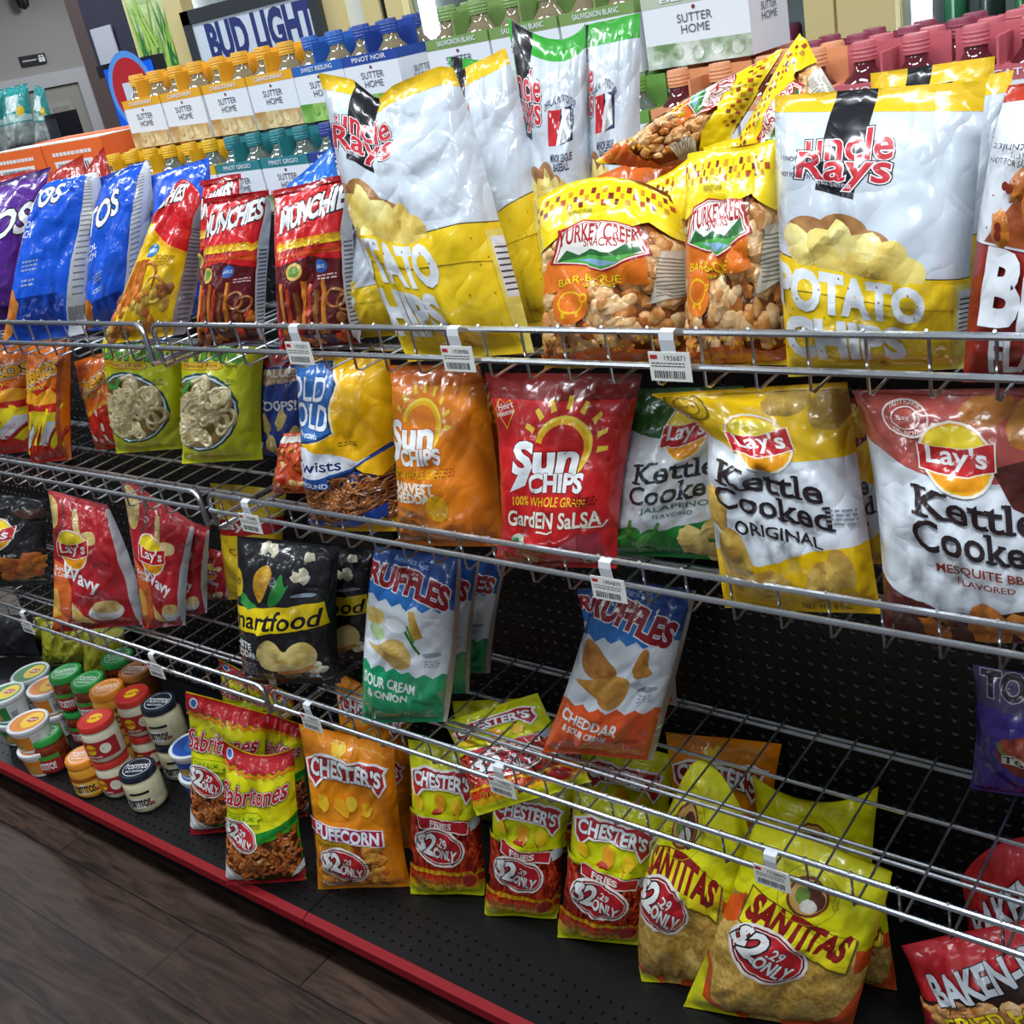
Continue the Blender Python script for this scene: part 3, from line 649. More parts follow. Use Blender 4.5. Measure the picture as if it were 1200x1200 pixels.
def sun(base,dark,flav,salsa=False,dx=0):
    A=Art(1.42,base,dark,dx); A.R(-.5,.9,1.5,1,dark)
    cx,cy=.58,.70
    A.RING(cx,cy,.20,.20,.045,'#f2b816',0,22,-70,165); A.RING(cx,cy,.205,.205,.02,'#f9e04a',0,22,-50,150)
    for k in range(8):
        t=D2R(-2+k*22); A.P([(cx+.24*math.cos(t-.10),cy+.24*math.sin(t-.10)/A.a),(cx+.31*math.cos(t-.04),cy+.31*math.sin(t-.04)/A.a),(cx+.31*math.cos(t+.05),cy+.31*math.sin(t+.05)/A.a),(cx+.24*math.cos(t+.06),cy+.24*math.sin(t+.06)/A.a)],'#f2cf3e')
    A.T('Sun',.46,.66,.48,.20,'#eef1f3',dark,.05,b=.07,shear=.1); A.P([(.26,.60),(.36,.615),(.30,.53),(.18,.50)],'#e3e9ec')
    A.T('CHIPS',.55,.545,.42,.12,'#eef1f3',dark,.05,b=.07)
    A.T('100% WHOLE GRAIN',.50,.452,.60,.065,'#f2c21c',b=.02)
    if salsa:
        A.T('GardEN SaLSA',.53,.355,.76,.12,'#f2ecdc','#8a1a1c',.04,b=.04)
        A.LN([(.42,.29),(.52,.285),(.56,.30)],.014,'#f2ecdc'); A.LN([(.78,.31),(.92,.30),(.95,.33)],.014,'#f2ecdc')
        A.E(.24,.23,.05,.05,'#cfe0cc'); A.E(.22,.225,.03,.03,'#2f8a4a')
        A.P([(.58,.20),(.74,.27),(.90,.26),(.92,.12),(.72,.10)],'#a83a4c'); A.P([(.6,.2),(.74,.26),(.74,.14)],'#c45a62')
        H=[(.16,.86),(.20,.905),(.245,.885),(.29,.905),(.33,.86),(.26,.78)]; H=[(x-.12,y-.005) for x,y in H]
        A.P(H,'#f0b42a'); A.P([(.125+(x-.125)*.9,.855+(y-.855)*.9) for x,y in H],'#c3141d'); A.T('Heart',.13,.872,.13,.035,'#f2ecdc',rot=15); A.T('Healthy',.13,.84,.15,.035,'#f2ecdc',rot=15)
    else:
        A.T(flav[0],.42,.375,.50,.075,'#f2ecdc',b=.07); A.T(flav[1],.42,.318,.56,.075,'#f2ecdc',b=.07)
        A.E(.68,.26,.12,.11,'#f2b41c',20); A.E(.10,.27,.10,.13,'#f2b41c')
    WF=food('#b5793a','#8a4f1e',60)
    for k,(x,y) in enumerate(((.30,.20),(.34,.15),(.26,.10),(.40,.06),(.5,.19) if salsa else (.38,.24))): A.P([(x-.12,y+.03),(x+.10,y-.01),(x+.18,y-.05),(x-.06,y-.03)],WF)
    A.small(.70,.47,.18,3,dark); A.R(.78,.05,.86,.12,'#c9b27a'); A.E(.82,.085,.02,.03,'#4a3a1a')
    return A.done()
def kettle(ctop,cbot,flav,fc,chip,mode):
    A=Art(1.33,WH,ctop); A.dome=.5
    A.SP([(-.3,.76),(.12,.67),(.32,.61),(.6,.63),(1.3,.70),(1.4,1.3),(-.4,1.3)] if mode!='j' else [(-.3,.90),(.3,.78),(.6,.76),(1.3,.84),(1.4,1.3),(-.4,1.3)],ctop)
    A.SP([(-.3,.10),(.12,.20),(.35,.16),(.7,.26),(1.3,.34),(1.4,-.4),(-.4,-.4)] if mode=='o' else [(-.3,.30),(.15,.13),(.6,.12),(1.3,.28),(1.4,-.4),(-.4,-.4)] if mode=='m' else [(-.3,.02),(.3,.19),(.6,.28),(1.3,.32),(1.4,-.4),(-.4,-.4)],cbot)
    if mode=='m':
        A.P([(.70,.70),(.8,.56),(1,.50),(1,.78)],cbot)
    A.E(.86 if mode!='j' else .5,.97,.0,.0,ctop)
    if mode!='j':
        A.B(.68,.92,.15,chip,.55,22,.07,20); A.B(.90,.88,.15,chip,.7,22,.07,60)
    # round seal emblem
    ex,ey=(.12,.90) if mode=='o' else (.27,.855)
    if mode!='j':
        c1='#7a6a10' if mode=='o' else '#e6d6cf'
        A.RING(ex,ey,.125,.125,.012,c1); A.RING(ex,ey,.075,.075,.008,c1); A.T("Lay's",ex,ey,.09,.035,c1); A.T('TASTY FLAVOR',ex,ey+.075,.16,.03,c1,arch=.03,b=.02); A.T('CRUNCHY',ex,ey-.075,.14,.03,c1,arch=-.03,b=.02)
    lays(A,.52 if mode=='m' else .45 if mode=='o' else .60,.715 if mode!='j' else .80,.185)
    kx=.60 if mode=='m' else .47 if mode=='o' else .56; dk='#2a2024' if mode!='j' else '#2d3338'
    A.SERIF('Kettle',kx,.515 if mode!='j' else .605,.64,.145,dk,b=.025); A.SERIF('Cooked',kx,.395 if mode!='j' else .485,.70,.145,dk,b=.025)
    A.T(flav,kx+.02,.295 if mode!='j' else .395,.52,.05,fc,b=.03,arch=.015)
    if mode!='o': A.T('FLAVORED',kx+.02,.25 if mode!='j' else .35,.30,.03,fc,b=.02)
    if mode=='o':
        A.B(.10,.33,.11,chip,.8); A.B(.17,.17,.14,chip,.8,20,.08,70); A.B(.36,.11,.15,chip,.45,20,.08); A.B(.72,.14,.15,chip,.6,20,.08,40); A.B(.84,.20,.11,chip,.7,20,.08); A.T('NET WT. 8 OZ.',.68,.03,.3,.035,'#6a5a10'); A.small(.80,.43,.16,4,'#7f868f',.012)
    elif mode=='m':
        A.B(.60,.06,.16,CHIPO,.7,20,.08); A.B(.80,.08,.14,chip,.7,20,.08); A.B(.3,.03,.10,CHIPO,.6)
    else:
        for x,y,r,q in ((.18,.20,.16,30),(.36,.16,.17,50)):
            A.E(x,y,r,r*.55,'#2f8f36',q); A.E(x-.02,y+.02,r*.6,r*.22,'#62b958',q)
        A.LN([(.22,.26),(.24,.33)],.03,'#4ba043'); A.LN([(.42,.22),(.48,.31)],.03,'#4ba043')
        A.B(.74,.16,.16,CHIPL,.7,20,.08); A.B(.92,.24,.12,CHIPL,.8,20,.08); A.B(.9,.05,.14,CHIPL,.7,20,.08)
    A.R(0,.968,1,1,ctop); return A.done()
def lays_black():
    A=Art(1.3,'#1d1d20'); A.dome=1; lays(A,.54,.62,.21); A.T('Barbecue',.50,.42,.6,.06,'#dfe2e6',b=.01); A.T('FLAVORED',.6,.38,.3,.025,'#a9acb2')
    for k in range(12): A.B(.80+.12*math.cos(k*1.9),.25+.10*math.sin(k*2.6),.10,[CHIPO,food('#c96a2a','#94431a',40)][k%2],.8)
    A.P([(.70,.86),(1,.90),(1,.8),(.82,.78)],'#5a3226'); A.E(.9,.75,.10,.02,'#4a4c52'); A.E(.9,.75,.085,.012,'#1d1d20'); return A.done()
def wavy(dx=0):
    A=Art(1.45,'#b21f28','#a9abb0',dx); A.dome=.5; A.W('#8f161e',.0,.05,8,.01); RD=food('#e6cf94','#c4a258',45)
    A.SP([(-.1,.70),(.16,.72),(.20,.94),(-.1,.98)],RD); A.RING(.10,.84,.20,.20,.03,'#5a3a34',0,12,-60,60)
    A.SP([(.40,.90),(.46,.92),(.52,.66),(.44,.66)],RD); A.SP([(.44,.72),(.70,.77),(.72,.67),(.52,.63)],RD)
    lays(A,.36,.60,.205); A.P([(0,.0),(.26,.10),(.30,.30),(.22,.46),(0,.50)],'#dc6a2c'); A.P([(.02,.10),(.14,.12),(.12,.30),(.0,.30)],'#eab04a'); A.P([(.28,.10),(.50,.04),(.46,.10),(.30,.22)],CHIPL)
    A.T('Sour',.17,.44,.2,.045,'#eef0f2',b=.02); A.T('& Cream',.18,.40,.26,.045,'#eef0f2',b=.02)
    A.T('Wavy',.43,.385,.50,.19,'#eef0f2',b=.04,rot=-14); A.T('Original',.45,.27,.2,.035,'#e0a0a0',rot=-10)
    A.E(.66,.145,.19,.115,'#dfe2e2',12); A.SP([(.50,.15),(.56,.23),(.80,.25),(.84,.16),(.70,.13)],RD); A.small(.62,.52,.2,2,'#7a141c')
    A.dx=0; A.P([(.93,.0),(1,0),(1,1),(.96,1),(.91,.5)],'#b9bbc0'); A.R(-.5,.965,1.5,1,'#c9444a'); return A.done()
def lays_yel():
    A=Art(1.4,'#eec81e'); A.dome=.5; A.P([(0,.58),(1,.64),(1,.78),(0,.72)],'#b91a22'); A.T("Lay's",.36,.68,.66,.13,'#f2f2f2',b=.04,rot=5); A.T('Classic',.5,.46,.6,.09,'#7a5a14',b=.01)
    A.B(.3,.95,.2,CHIP,.6); A.B(.75,.96,.2,CHIPL,.6); A.B(.5,.2,.25,CHIP,.7); return A.done()
def smart(dx=0):
    A=Art(1.42,'#1c1c20','#2a2a2e',dx); A.dome=.5
    A.P([(-.03,.40),(.97,.485),(.93,.645),(-.03,.565)],'#f2d312'); A.T('smartfood',.40,.515,1.02,.165,'#17161a',b=.03,rot=5,shear=.25)
    A.SP([(.30,.62),(.22,.78),(.34,.87),(.44,.82),(.36,.64)],food('#e8b428','#c98a16',90)); A.SP([(.38,.60),(.52,.86),(.56,.72),(.62,.78),(.52,.62)],'#2f8f3c'); A.P([(.30,.60),(.12,.68),(.10,.60),(.2,.57)],'#3aa046')
    A.E(.04,.72,.09,.13,'#f0ce1a',10); A.T('70',.05,.73,.09,.06,'#17161a',b=.02)
    for x,y in ((.72,.83),(.66,.80),(.74,.79),(.30,.95),(.38,.94),(.78,.17),(.84,.20),(.80,.14),(.88,.15),(.30,.03),(.75,.92)): A.B(x,y,.055,POP,.8,12,.22)
    A.T('WHITE',.07,.325,.32,.065,'#eceff0',b=.05); A.T('CHEDDAR',.10,.265,.36,.065,'#eceff0',b=.05); A.small(.10,.20,.16,6,'#8d8f94',.010)
    CB=food('#ecd890','#d9bd66',25)
    A.SP([(.28,.19),(.30,.34),(.40,.40),(.50,.385),(.58,.30),(.66,.375),(.80,.40),(.88,.30),(.84,.20),(.62,.17),(.45,.155)],CB); A.SP([(.46,.16),(.62,.175),(.84,.21),(.80,.16),(.60,.13),(.48,.13)],'#d08a3c'); A.P([(.44,.22),(.62,.24),(.60,.27),(.46,.25)],'#dfba5a')
    A.T('NET WT',.60,.12,.18,.03,'#b9bcc4'); A.E(.75,.69,.12,.02,'#8d98a8',4); return A.done()
def ruffles(ctop,cbot,flav,chip,mode):
    A=Art(1.48,WH,'#4a3a30'); A.W(cbot,0,.335,6,.03,slope=-.02)
    q=[(0,1),(1,1)]
    for k in range(13): q.append((1-k/12,.705+.03*(k%2)-.0*(1-k/12)))
    A.P(q,'#2a76c8'); A.P([(0,1),(1,1),(1,.76),(.7,.84),(.3,.86),(0,.80)],ctop)
    A.T('RUFFLES',.46,.845,.92,.17,'#9a1626','#f2efee',.08,b=.08,rot=-7 if mode=='g' else -12,arch=.04,taper=.12)
    A.T('America Cut',.45,.945,.4,.04,'#9fc0e6',rot=-4)
    if mode=='g':
        A.B(.14,.62,.14,CHIPL,.5,14,.1,10); A.E(.40,.60,.15,.10,'#cfd6de'); A.E(.40,.615,.12,.05,'#eef2f6'); A.E(.20,.55,.10,.06,'#b8d49a'); A.P([(.52,.70),(.58,.71),(.70,.57),(.60,.55)],CHIP); A.LN([(.52,.60),(.68,.47)],.025,'#2f7a34'); A.LN([(.53,.63),(.62,.54)],.02,'#4a9a44')
        fan=[(.06,.475),(.22,.47),(.36,.545),(.50,.54),(.60,.47),(.60,.40),(.50,.36),(.40,.37),(.24,.44)]
    else:
        A.SP([(.06,.72),(.20,.70),(.34,.63),(.50,.57),(.44,.50),(.18,.53),(.08,.60)],food('#c98a3c','#a8662a',60)); A.SP([(.66,.71),(.74,.70),(.75,.60),(.84,.55),(.60,.54)],food('#d29a48','#b0702c',60))
        fan=[(.06,.50),(.20,.505),(.40,.535),(.56,.545),(.64,.52),(.62,.40),(.54,.355),(.46,.36),(.30,.44)]
    A.SP(fan,chip)
    for k in range(7):
        t=k/6; A.LN([(.30+.03*t,.46+.0*t),(.36+.24*t,.535-.13*t)],.007,food('#c79a48','#b58634',40))
    A.T(flav[0],.36,.265,.58,.085,'#eef2f0',b=.05,rot=-6); A.T(flav[1],.34,.195,.44,.06,'#eef2f0',b=.05,rot=-6); A.T('FLAVORED',.74,.17,.22,.035,'#0c4a34' if mode=='g' else '#7a2410',rot=-6)
    A.E(.80,.47,.09,.022,'#9aa4b0'); A.small(.74,.43,.14,3,'#9aa4b0',.01); A.P([(.955,.0),(1,0),(1,1),(.97,1)],'#b9a99a'); return A.done()
def tost_purple():
    A=Art(1.4,'#3b2a86'); A.P([(0,.75),(1,.70),(1,1),(0,1)],'#4a3f66'); A.T('TOSTITOS',.62,.90,1.1,.22,'#2a2430','#b9b4c4',.06,b=.07); A.P([(.55,.72),(1,.74),(1,.60),(.6,.58)],'#2f74b8')
    A.E(.55,.44,.36,.24,'#7a2418',-6); A.E(.55,.50,.34,.14,food('#a8472a','#6d2a1a',60),-6); A.RING(.55,.49,.36,.15,.03,'#4a8a3a',-6,18,180,360); A.R(.24,.38,.86,.45,'#c9c4b4'); A.T('Tostitos',.5,.415,.5,.07,'#1d1a20',b=.04)
    A.E(.80,.26,.30,.20,'#2f74b8'); A.E(.80,.28,.26,.15,food('#b8502a','#7a2c1a',60)); return A.done()
def sabr():
    A=Art(1.48,'#e4df12','#a8201c'); A.dome=1; A.P([(0,0),(1,0),(1,.50),(.6,.46),(0,.40)],'#4fae22'); A.P([(0,.44),(.45,.47),(1,.535),(1,.48),(.5,.40),(0,.38)],'#1f8f2c')
    A.P([(.02,.34),(.25,.42),(.55,.40),(.98,.44),(1,.10),(.7,.05),(.1,.12)],food('#5a2a10','#3d1a0a',30))
    def tw(x,y):
        a=A.rng.uniform(0,3.14); l=.085; c,s=math.cos(a)*l,math.sin(a)*l/A.a
        A.LN([(x-c,y-s),(x-.4*c-.3*s,y-.4*s+.02),(x+.3*c+.3*s,y+.3*s-.02),(x+c,y+s)],A.rng.uniform(.035,.055),[TWIST,food('#d98a3e','#a8561c',60),PRETZ][A.rng.randrange(3)])
    A.scat(95,.06,.11,.95,.42,tw)
    A.P([(0,.30),(.03,.18),(.2,.12),(.5,.05),(.85,.075),(1,.18),(1,.12),(.8,.03),(.4,0),(0,.06)],'#e6e9ea'); A.P([(0,0),(1,0),(1,.09),(.8,.035),(.4,.03),(0,.05)],'#b01c22')
    q=[(0,1),(1,1),(1,.885)]
    for k in range(17): q.append((1-k/16,.875+.022*(k%2)))
    A.P(q,'#b3191f'); q=[(x,y-.018) for x,y in q[3:]]; A.LN(q,.022,'#ef7a1a')
    A.E(.10,.94,.05,.05,'#c9d6ea'); A.E(.10,.94,.035,.035,'#3a62a8')
    A.T('Sabritones',.48,.735,.90,.19,'#b81c26','#f4f0ee',.05,b=.03,ol2='#5a1a20',rot=5,shear=.3)
    A.P([(.10,.595),(.55,.62),(.62,.59),(.54,.565),(.56,.535),(.08,.52)],'#6a8a10'); A.P([(.11,.592),(.545,.615),(.605,.59),(.53,.565),(.55,.54),(.09,.525)],'#d6e014'); A.T('CHILE & LIME',.31,.567,.36,.055,'#3f7a14',b=.01,rot=3); A.T('FLAVORED',.5,.515,.14,.022,'#5a7a14')
    price(A,.28,.445,.50); return A.done()
def chester_logo(A,y,back,arch=.03):
    A.P([(.06,y+.035),(.24,y+.085),(.50,y+.075),(.80,y+.085),(.94,y+.06),(.90,y+.02),(.92,y-.05),(.84,y-.125),(.76,y-.05),(.5,y-.035),(.26,y-.045),(.16,y-.11),(.08,y-.06)],'#f4eef0')
    A.P([(.085,y+.03),(.24,y+.07),(.50,y+.062),(.79,y+.072),(.90,y+.05),(.875,y+.02),(.90,y-.05),(.84,y-.105),(.77,y-.04),(.5,y-.024),(.25,y-.034),(.165,y-.09),(.10,y-.05)],back)
    A.T("CHESTER'S",.49,y+.014,.74,.125,'#f2f4f6','#141218',.06,b=.06,arch=arch,rot=-2)
def puffcorn():
    A=Art(1.36,'#e88a10','#d07a10'); A.dome=1; A.R(.88,0,1,1,'#de7d0c')
    A.RING(.10,.92,.12,.10,.008,'#f0c060',0,14,20,150); A.RING(.70,.90,.22,.07,.008,'#f0b050',0,14,20,160)
    A.B(.40,.90,.08,'#f2c22a',.7); A.B(.46,.92,.05,'#f6d34a',.7)
    A.R(.10,.06,.82,.375,food('#a8521a','#7a3410',30))
    A.scat(75,.12,.09,.80,.36,lambda x,y:A.B(x,y,A.rng.uniform(.05,.075),[PUFF,food('#f0b04a','#d9822a',60)][A.rng.randrange(2)],.85,12,.2))
    chester_logo(A,.80,'#b51f28')
    A.B(.24,.62,.07,'#f2c22a',.8); A.B(.72,.60,.07,'#f2b61e',.8); A.B(.45,.60,.10,'#f0a81c',.7); A.B(.56,.64,.07,'#f4c93a',.8)
    A.P([(.02,.50),(.86,.475),(.86,.365),(.04,.42)],'#f2eef0'); A.P([(.02,.49),(.845,.467),(.845,.373),(.05,.425)],'#b51f28')
    A.T('PUFFCORN',.46,.433,.70,.10,'#f4f6fa','#2a3a9a',.05,b=.06,rot=-3); A.P([(.10,.40),(.52,.385),(.52,.335),(.10,.35)],'#c99a1c'); A.T('BUTTER FLAVORED',.30,.366,.34,.03,'#5a3a0a')
    price(A,.40,.235,.50,-10); A.P([(.10,.095),(.84,.055),(.84,.035),(.10,.075)],'#efe6da'); A.small(.62,.25,.16,3,'#5a2a0a',.01)
    return A.done()
def fries():
    A=Art(1.62,'#d9dc10','#c4c810'); A.dome=1
    A.R(0,.10,1,.60,food('#8e1a0a','#5c0f06',20))
    def fr(x,y):
        a=A.rng.uniform(1.0,2.2); l=.13; A.LN([(x-l*math.cos(a),y-l*math.sin(a)/A.a),(x,y+.004),(x+l*math.cos(a),y+l*math.sin(a)/A.a)],.042,[HOT,HOTL,HOTL][A.rng.randrange(3)])
    A.scat(110,.02,.20,.98,.55,fr)
    A.W('#d9dc10',.585,.60,10,.004); A.P([(0,.61),(0,.58),(.2,.60),(.5,.58),(.8,.60),(1,.575),(1,.62)],'#d9dc10')
    chester_logo(A,.80,'#b51f28',.02)
    A.B(.2,.68,.08,'#f0c41a',.8); A.B(.5,.69,.11,'#e9a01c',.7); A.B(.72,.67,.08,'#f0c41a',.8); A.B(.46,.63,.09,HOTL,.4)
    A.P([(.18,.60),(.86,.575),(.86,.49),(.22,.525)],'#f0e6e2'); A.P([(.19,.595),(.85,.57),(.85,.50),(.23,.53)],'#b51f28'); A.T('FRIES',.50,.548,.30,.065,'#f2efe8',b=.05,rot=-4)
    A.B(.92,.55,.07,'#b8bcc4',.9); price(A,.47,.395,.66,-8)
    for k,c in enumerate(('#e9b01a','#cf3a16')): A.W(c,.10,.205-.022*k,12,.03-.006*k,slope=-.02)
    A.W('#e9b01a',.08,.12,12,.02); A.T("Flamin' Hot",.42,.155,.56,.07,'#8a1a10','#f2c43a',.05,b=.02,rot=-3,shear=.2); A.E(.84,.15,.11,.10,'#e07a1a'); A.E(.84,.15,.09,.08,'#b51f18'); A.W('#d9dc10',0,.085,9,.012)
    return A.done()
def santi(dx=0):
    A=Art(1.5,TORT,'#d8d414',dx); A.dome=1
    A.R(-.5,0,1.5,1,food('#b08a3a','#8e6a24',30))
    def tc(x,y):
        a=A.rng.uniform(0,6.3); r=A.rng.uniform(.13,.19); A.raw([(x+r*math.cos(a+t),y*A.a+r*.8*math.sin(a+t)) for t in (0,.3,2.0,2.3,4.1,4.4)],[[0,1,2,3,4,5]],[TORT,food('#e3c573','#c59a48',130,.5,6),food('#cfa850','#a87c30',130,.5,6)][A.rng.randrange(3)])
    A.scat(85,-.05,.0,1.05,.56,tc)
    A.P([(-.5,1),(1.5,1),(1.5,.46),(1.0,.50),(.93,.42),(.90,.60),(.14,.70),(.0,.66),(-.5,.66)],'#dcd912')
    A.P([(.0,.62),(.10,.70),(.10,.56),(.0,.50)],'#d8521a'); A.P([(.90,.54),(1,.52),(1,.40),(.92,.40)],'#d8521a')
    A.P([(.12,.745),(.90,.595),(.88,.40),(.10,.565)],'#6a5a10'); A.P([(.13,.735),(.885,.595),(.87,.415),(.11,.57)],'#e4d51a'); A.P([(.15,.72),(.87,.59),(.86,.43),(.13,.58)],'#f0df22')
    A.T('SANTITAS',.50,.60,.70,.19,'#8e1a18','#4a0f10',.02,b=.07,rot=-15); A.T('TORTILLA CHIPS',.34,.525,.22,.025,'#5a6a14',rot=-15)
    A.E(.50,.775,.145,.145,'#7a3a1c'); A.E(.50,.775,.125,.125,'#c9a05a'); A.E(.54,.77,.08,.09,'#5a3222'); A.E(.46,.78,.05,.06,'#6f8a3a'); A.E(.52,.735,.06,.05,'#d9d3cc')
    A.RING(.50,.775,.21,.21,.006,'#a89a14'); A.T('ESTILO',.34,.80,.11,.04,'#8a7a12',rot=70,b=.02); A.T('AUTENTICO',.67,.79,.15,.04,'#8a7a12',rot=-65,b=.02)
    for k in range(12):
        t=D2R(20+k*13); A.LN([(.5+.24*math.cos(t),.775+.24*math.sin(t)/A.a),(.5+.34*math.cos(t),.775+.34*math.sin(t)/A.a)],.02,'#e6d84a')
    price(A,.36,.445,.56,-24)
    A.P([(.0,.32),(.06,.30),(.12,.14),(.40,.03),(.40,.0),(.0,.0)],'#d8521a'); A.P([(0,.30),(.04,.28),(.08,.12),(.36,.0),(0,0)],'#dcd912'); A.P([(.60,.02),(.9,.14),(1,.32),(1,0),(.6,0)],'#d8521a')
    return A.done()
def baken():
    A=Art(1.3,'#bf1f2a','#a31a24'); A.dome=1; A.P([(0,0),(1,0),(1,.82),(.6,.72),(.10,.56),(0,.56)],food('#3d2016','#2a1610',25))
    A.scat(80,.05,.0,1,.62,lambda x,y:A.B(x,y,A.rng.uniform(.07,.11),[RIND,food('#b9814c','#8a5428',70),RINDL][A.rng.randrange(3)],.75,12,.2) if y<.54+.2*x else None)
    A.P([(0,.5),(.08,.48),(.10,.30),(.0,.22)],'#bf1f2a'); A.T('BAKEN-ETS',.60,.75,.92,.22,'#cfd4dc','#1d1a20',.05,b=.06,rot=16,taper=-.35); A.T('FRIED PORK',.62,.50,.86,.13,'#f0d71c','#1d1a20',.06,b=.05,rot=16); A.T('TRADITIONAL',.38,.59,.2,.025,'#1d1a20',rot=14)
    A.E(.6,.20,.28,.10,'#e8e2e2',15); A.E(.6,.20,.25,.085,'#b51f28',15); return A.done()
def plainart(c,back=None,letters=None,a=1.35):
    A=Art(a,c,back)
    if letters: A.T(letters,.5,.75,.8,.2,'#f0f0f0',BK,.06,b=.05)
    A.R(0,.95,1,1,c); return A.done()
ART={}

# ---------------------------------------------------------------- bags: pillow shape spanned between a front outline, printed with an Art
def polyl(pts,t):
    """point at t (0..1) on a polyline of 3D points, equal parameter steps, smoothed when 3+ points"""
    n=len(pts)-1
    if n==1: return pts[0]+(pts[1]-pts[0])*t[:,None]
    if n==2: # quadratic through the middle
        a,b,c=pts; l0=2*(t-.5)*(t-1); l1=-4*t*(t-1); l2=2*t*(t-.5)
        return l0[:,None]*a+l1[:,None]*b+l2[:,None]*c
    k=np.minimum((t*n).astype(int),n-1); fr=(t*n-k)[:,None]; P=np.array(pts)
    return P[k]*(1-fr)+P[k+1]*fr
BAGS=[]
def bag(art,label,TL,TR,BR,BL,y0=None,z=None,yaw=12,lean=10,T=.075,seed=1,top=(),right=(),bot=(),left=(),cat='chip bag',group=None,name='chip_bag',bend=0,stand=True,belly=.8,wr=1.0,anchor=None):
    rg=random.Random(seed*7919+13); wr*=1.3
    bx,by=(BL[0]+BR[0])/2,(BL[1]+BR[1])/2
    if anchor is not None: P0=ony(anchor[0],anchor[1],anchor[2])
    elif y0 is None: P0=onz(bx,by,z)
    else: P0=ony(bx,by,y0)
    if stand and z is not None and anchor is None: P0=np.array([P0[0],P0[1],P0[2]])
    ya,le=D2R(yaw),D2R(lean)
    n0=np.array([math.sin(ya),-math.cos(ya),0]); zz=np.array([0,0,1.])
    n=math.cos(le)*n0+math.sin(le)*zz
    g=lambda p: onplane(p[0],p[1],P0,n)
    tl,tr,br,bl=g(TL),g(TR),g(BR),g(BL)
    if stand and z is not None:
        up=np.cross(n,np.cross(zz,n)); up/=np.linalg.norm(up)
        for q,o in ((bl,tl),(br,tr)):
            d=q-o
            if d[2]<-1e-3: q+= d*((z+.003-q[2])/d[2])
    def edge(a,b,mids): return [a]+[g(p) for p in mids]+[b]
    W=np.linalg.norm(tr-tl+br-bl)/2; H=np.linalg.norm(tl-bl+tr-br)/2
    u=np.linspace(0,1,NX+1); v=np.linspace(0,1,NY+1)
    inset=.035*(np.linalg.norm(tr-tl))
    xh=(br-bl)/np.linalg.norm(br-bl)
    eb=polyl(edge(bl,br,bot),u); et=polyl(edge(tl,tr,top),u)
    lf=edge(bl,tl,list(left)[::-1]); rt=edge(br,tr,list(right)[::-1])
    if not left: lf=[bl,(bl+tl)/2+xh*inset*1.1,tl]
    if not right: rt=[br,(br+tr)/2-xh*inset*1.1,tr]
    el=polyl(lf,v); er=polyl(rt,v)
    U,V=np.meshgrid(u,v)               # [row v][col u]
    Q=( (1-U)[...,None]*el[:,None,:]+U[...,None]*er[:,None,:] + (1-V)[...,None]*eb[None]+V[...,None]*et[None]
       - ((1-U)*(1-V))[...,None]*bl-(U*(1-V))[...,None]*br-((1-U)*V)[...,None]*tl-(U*V)[...,None]*tr )
    sv=.045; vp=np.clip((V-sv)/(1-2*sv),0,1); vp=vp**belly
    h=np.clip(1-np.abs(2*vp-1)**2.3,0,1)**.62
    c=2*U-1; prof=np.clip(1-np.abs(c)**2.4,0,1)**.55
    ee=np.clip(np.sin(math.pi*U),0,1)**.5*np.clip(np.sin(math.pi*np.clip(vp,0,1)),0,1)**.5
    def wrinkle(rg):
        d=np.zeros_like(U)
        dt=np.minimum(V,1-V)
        for k in (4,6.5,9.5):
            for vv,ph in ((V,rg.uniform(0,6)),(1-V,rg.uniform(0,6))):
                d+= .0028*wr*rg.uniform(.5,1.3)*np.sin(2*math.pi*(k+rg.uniform(-1,1))*U+ph)*np.exp(-np.abs(vv-.09)/.10)*(vv>sv*.8)
        for k in range(34):
            cu,cv=rg.uniform(.05,.95),rg.uniform(.06,.94); an=rg.choice([rg.uniform(40,140),rg.uniform(0,180)]); a=D2R(an)
            l=rg.uniform(.08,.30); wd=rg.uniform(.025,.06); am=rg.choice((-1,1))*rg.uniform(.4,1)*.0052*wr
            X=(U-cu); Y=(V-cv)*H/W; s_=X*math.cos(a)+Y*math.sin(a); t_=-X*math.sin(a)+Y*math.cos(a)
            d+=am*np.clip(1-np.abs(t_)/wd,0,1)*np.clip(1-(s_/l)**2,0,1)
        for k in range(7):
            cu,cv=rg.uniform(.1,.9),rg.uniform(.1,.9); a=D2R(rg.choice([rg.uniform(20,70),rg.uniform(110,160),rg.uniform(70,110)]))
            l=rg.uniform(.25,.55); wd=rg.uniform(.07,.13); am=rg.choice((-1,1))*rg.uniform(.5,1)*.0062*wr
            X=(U-cu); Y=(V-cv)*H/W; s_=X*math.cos(a)+Y*math.sin(a); t_=-X*math.sin(a)+Y*math.cos(a)
            d+=am*np.clip(1-np.abs(t_)/wd,0,1)*np.clip(1-(s_/l)**2,0,1)
        for k in range(4):
            d+=.0022*wr*np.sin(rg.uniform(4,10)*U+rg.uniform(0,6))*np.sin(rg.uniform(4,12)*V+rg.uniform(0,6))
        return d*(.25+.75*ee)
    seal=.0035*np.sin(2*math.pi*rg.uniform(.8,1.6)*U+rg.uniform(0,6))*np.exp(-np.minimum(V,1-V)/.10)
    bnd=bend*np.clip(V-.80,0,1)**1.5*8*H*.3
    th=T*h*prof
    ff=th*.55+ (wrinkle(rg)+seal)*np.clip(prof*3,0,1)*np.where(np.minimum(V,1-V)<.002,.3,1)
    fb=-th*.45+ (wrinkle(rg)+seal)*np.clip(prof*3,0,1)*np.where(np.minimum(V,1-V)<.002,.3,1)
    fb=np.minimum(fb,ff-.0012*np.clip(prof*4,0,1))
    org=np.array([(bl+br)/2])[0].copy(); org[2]=min(bl[2],br[2])
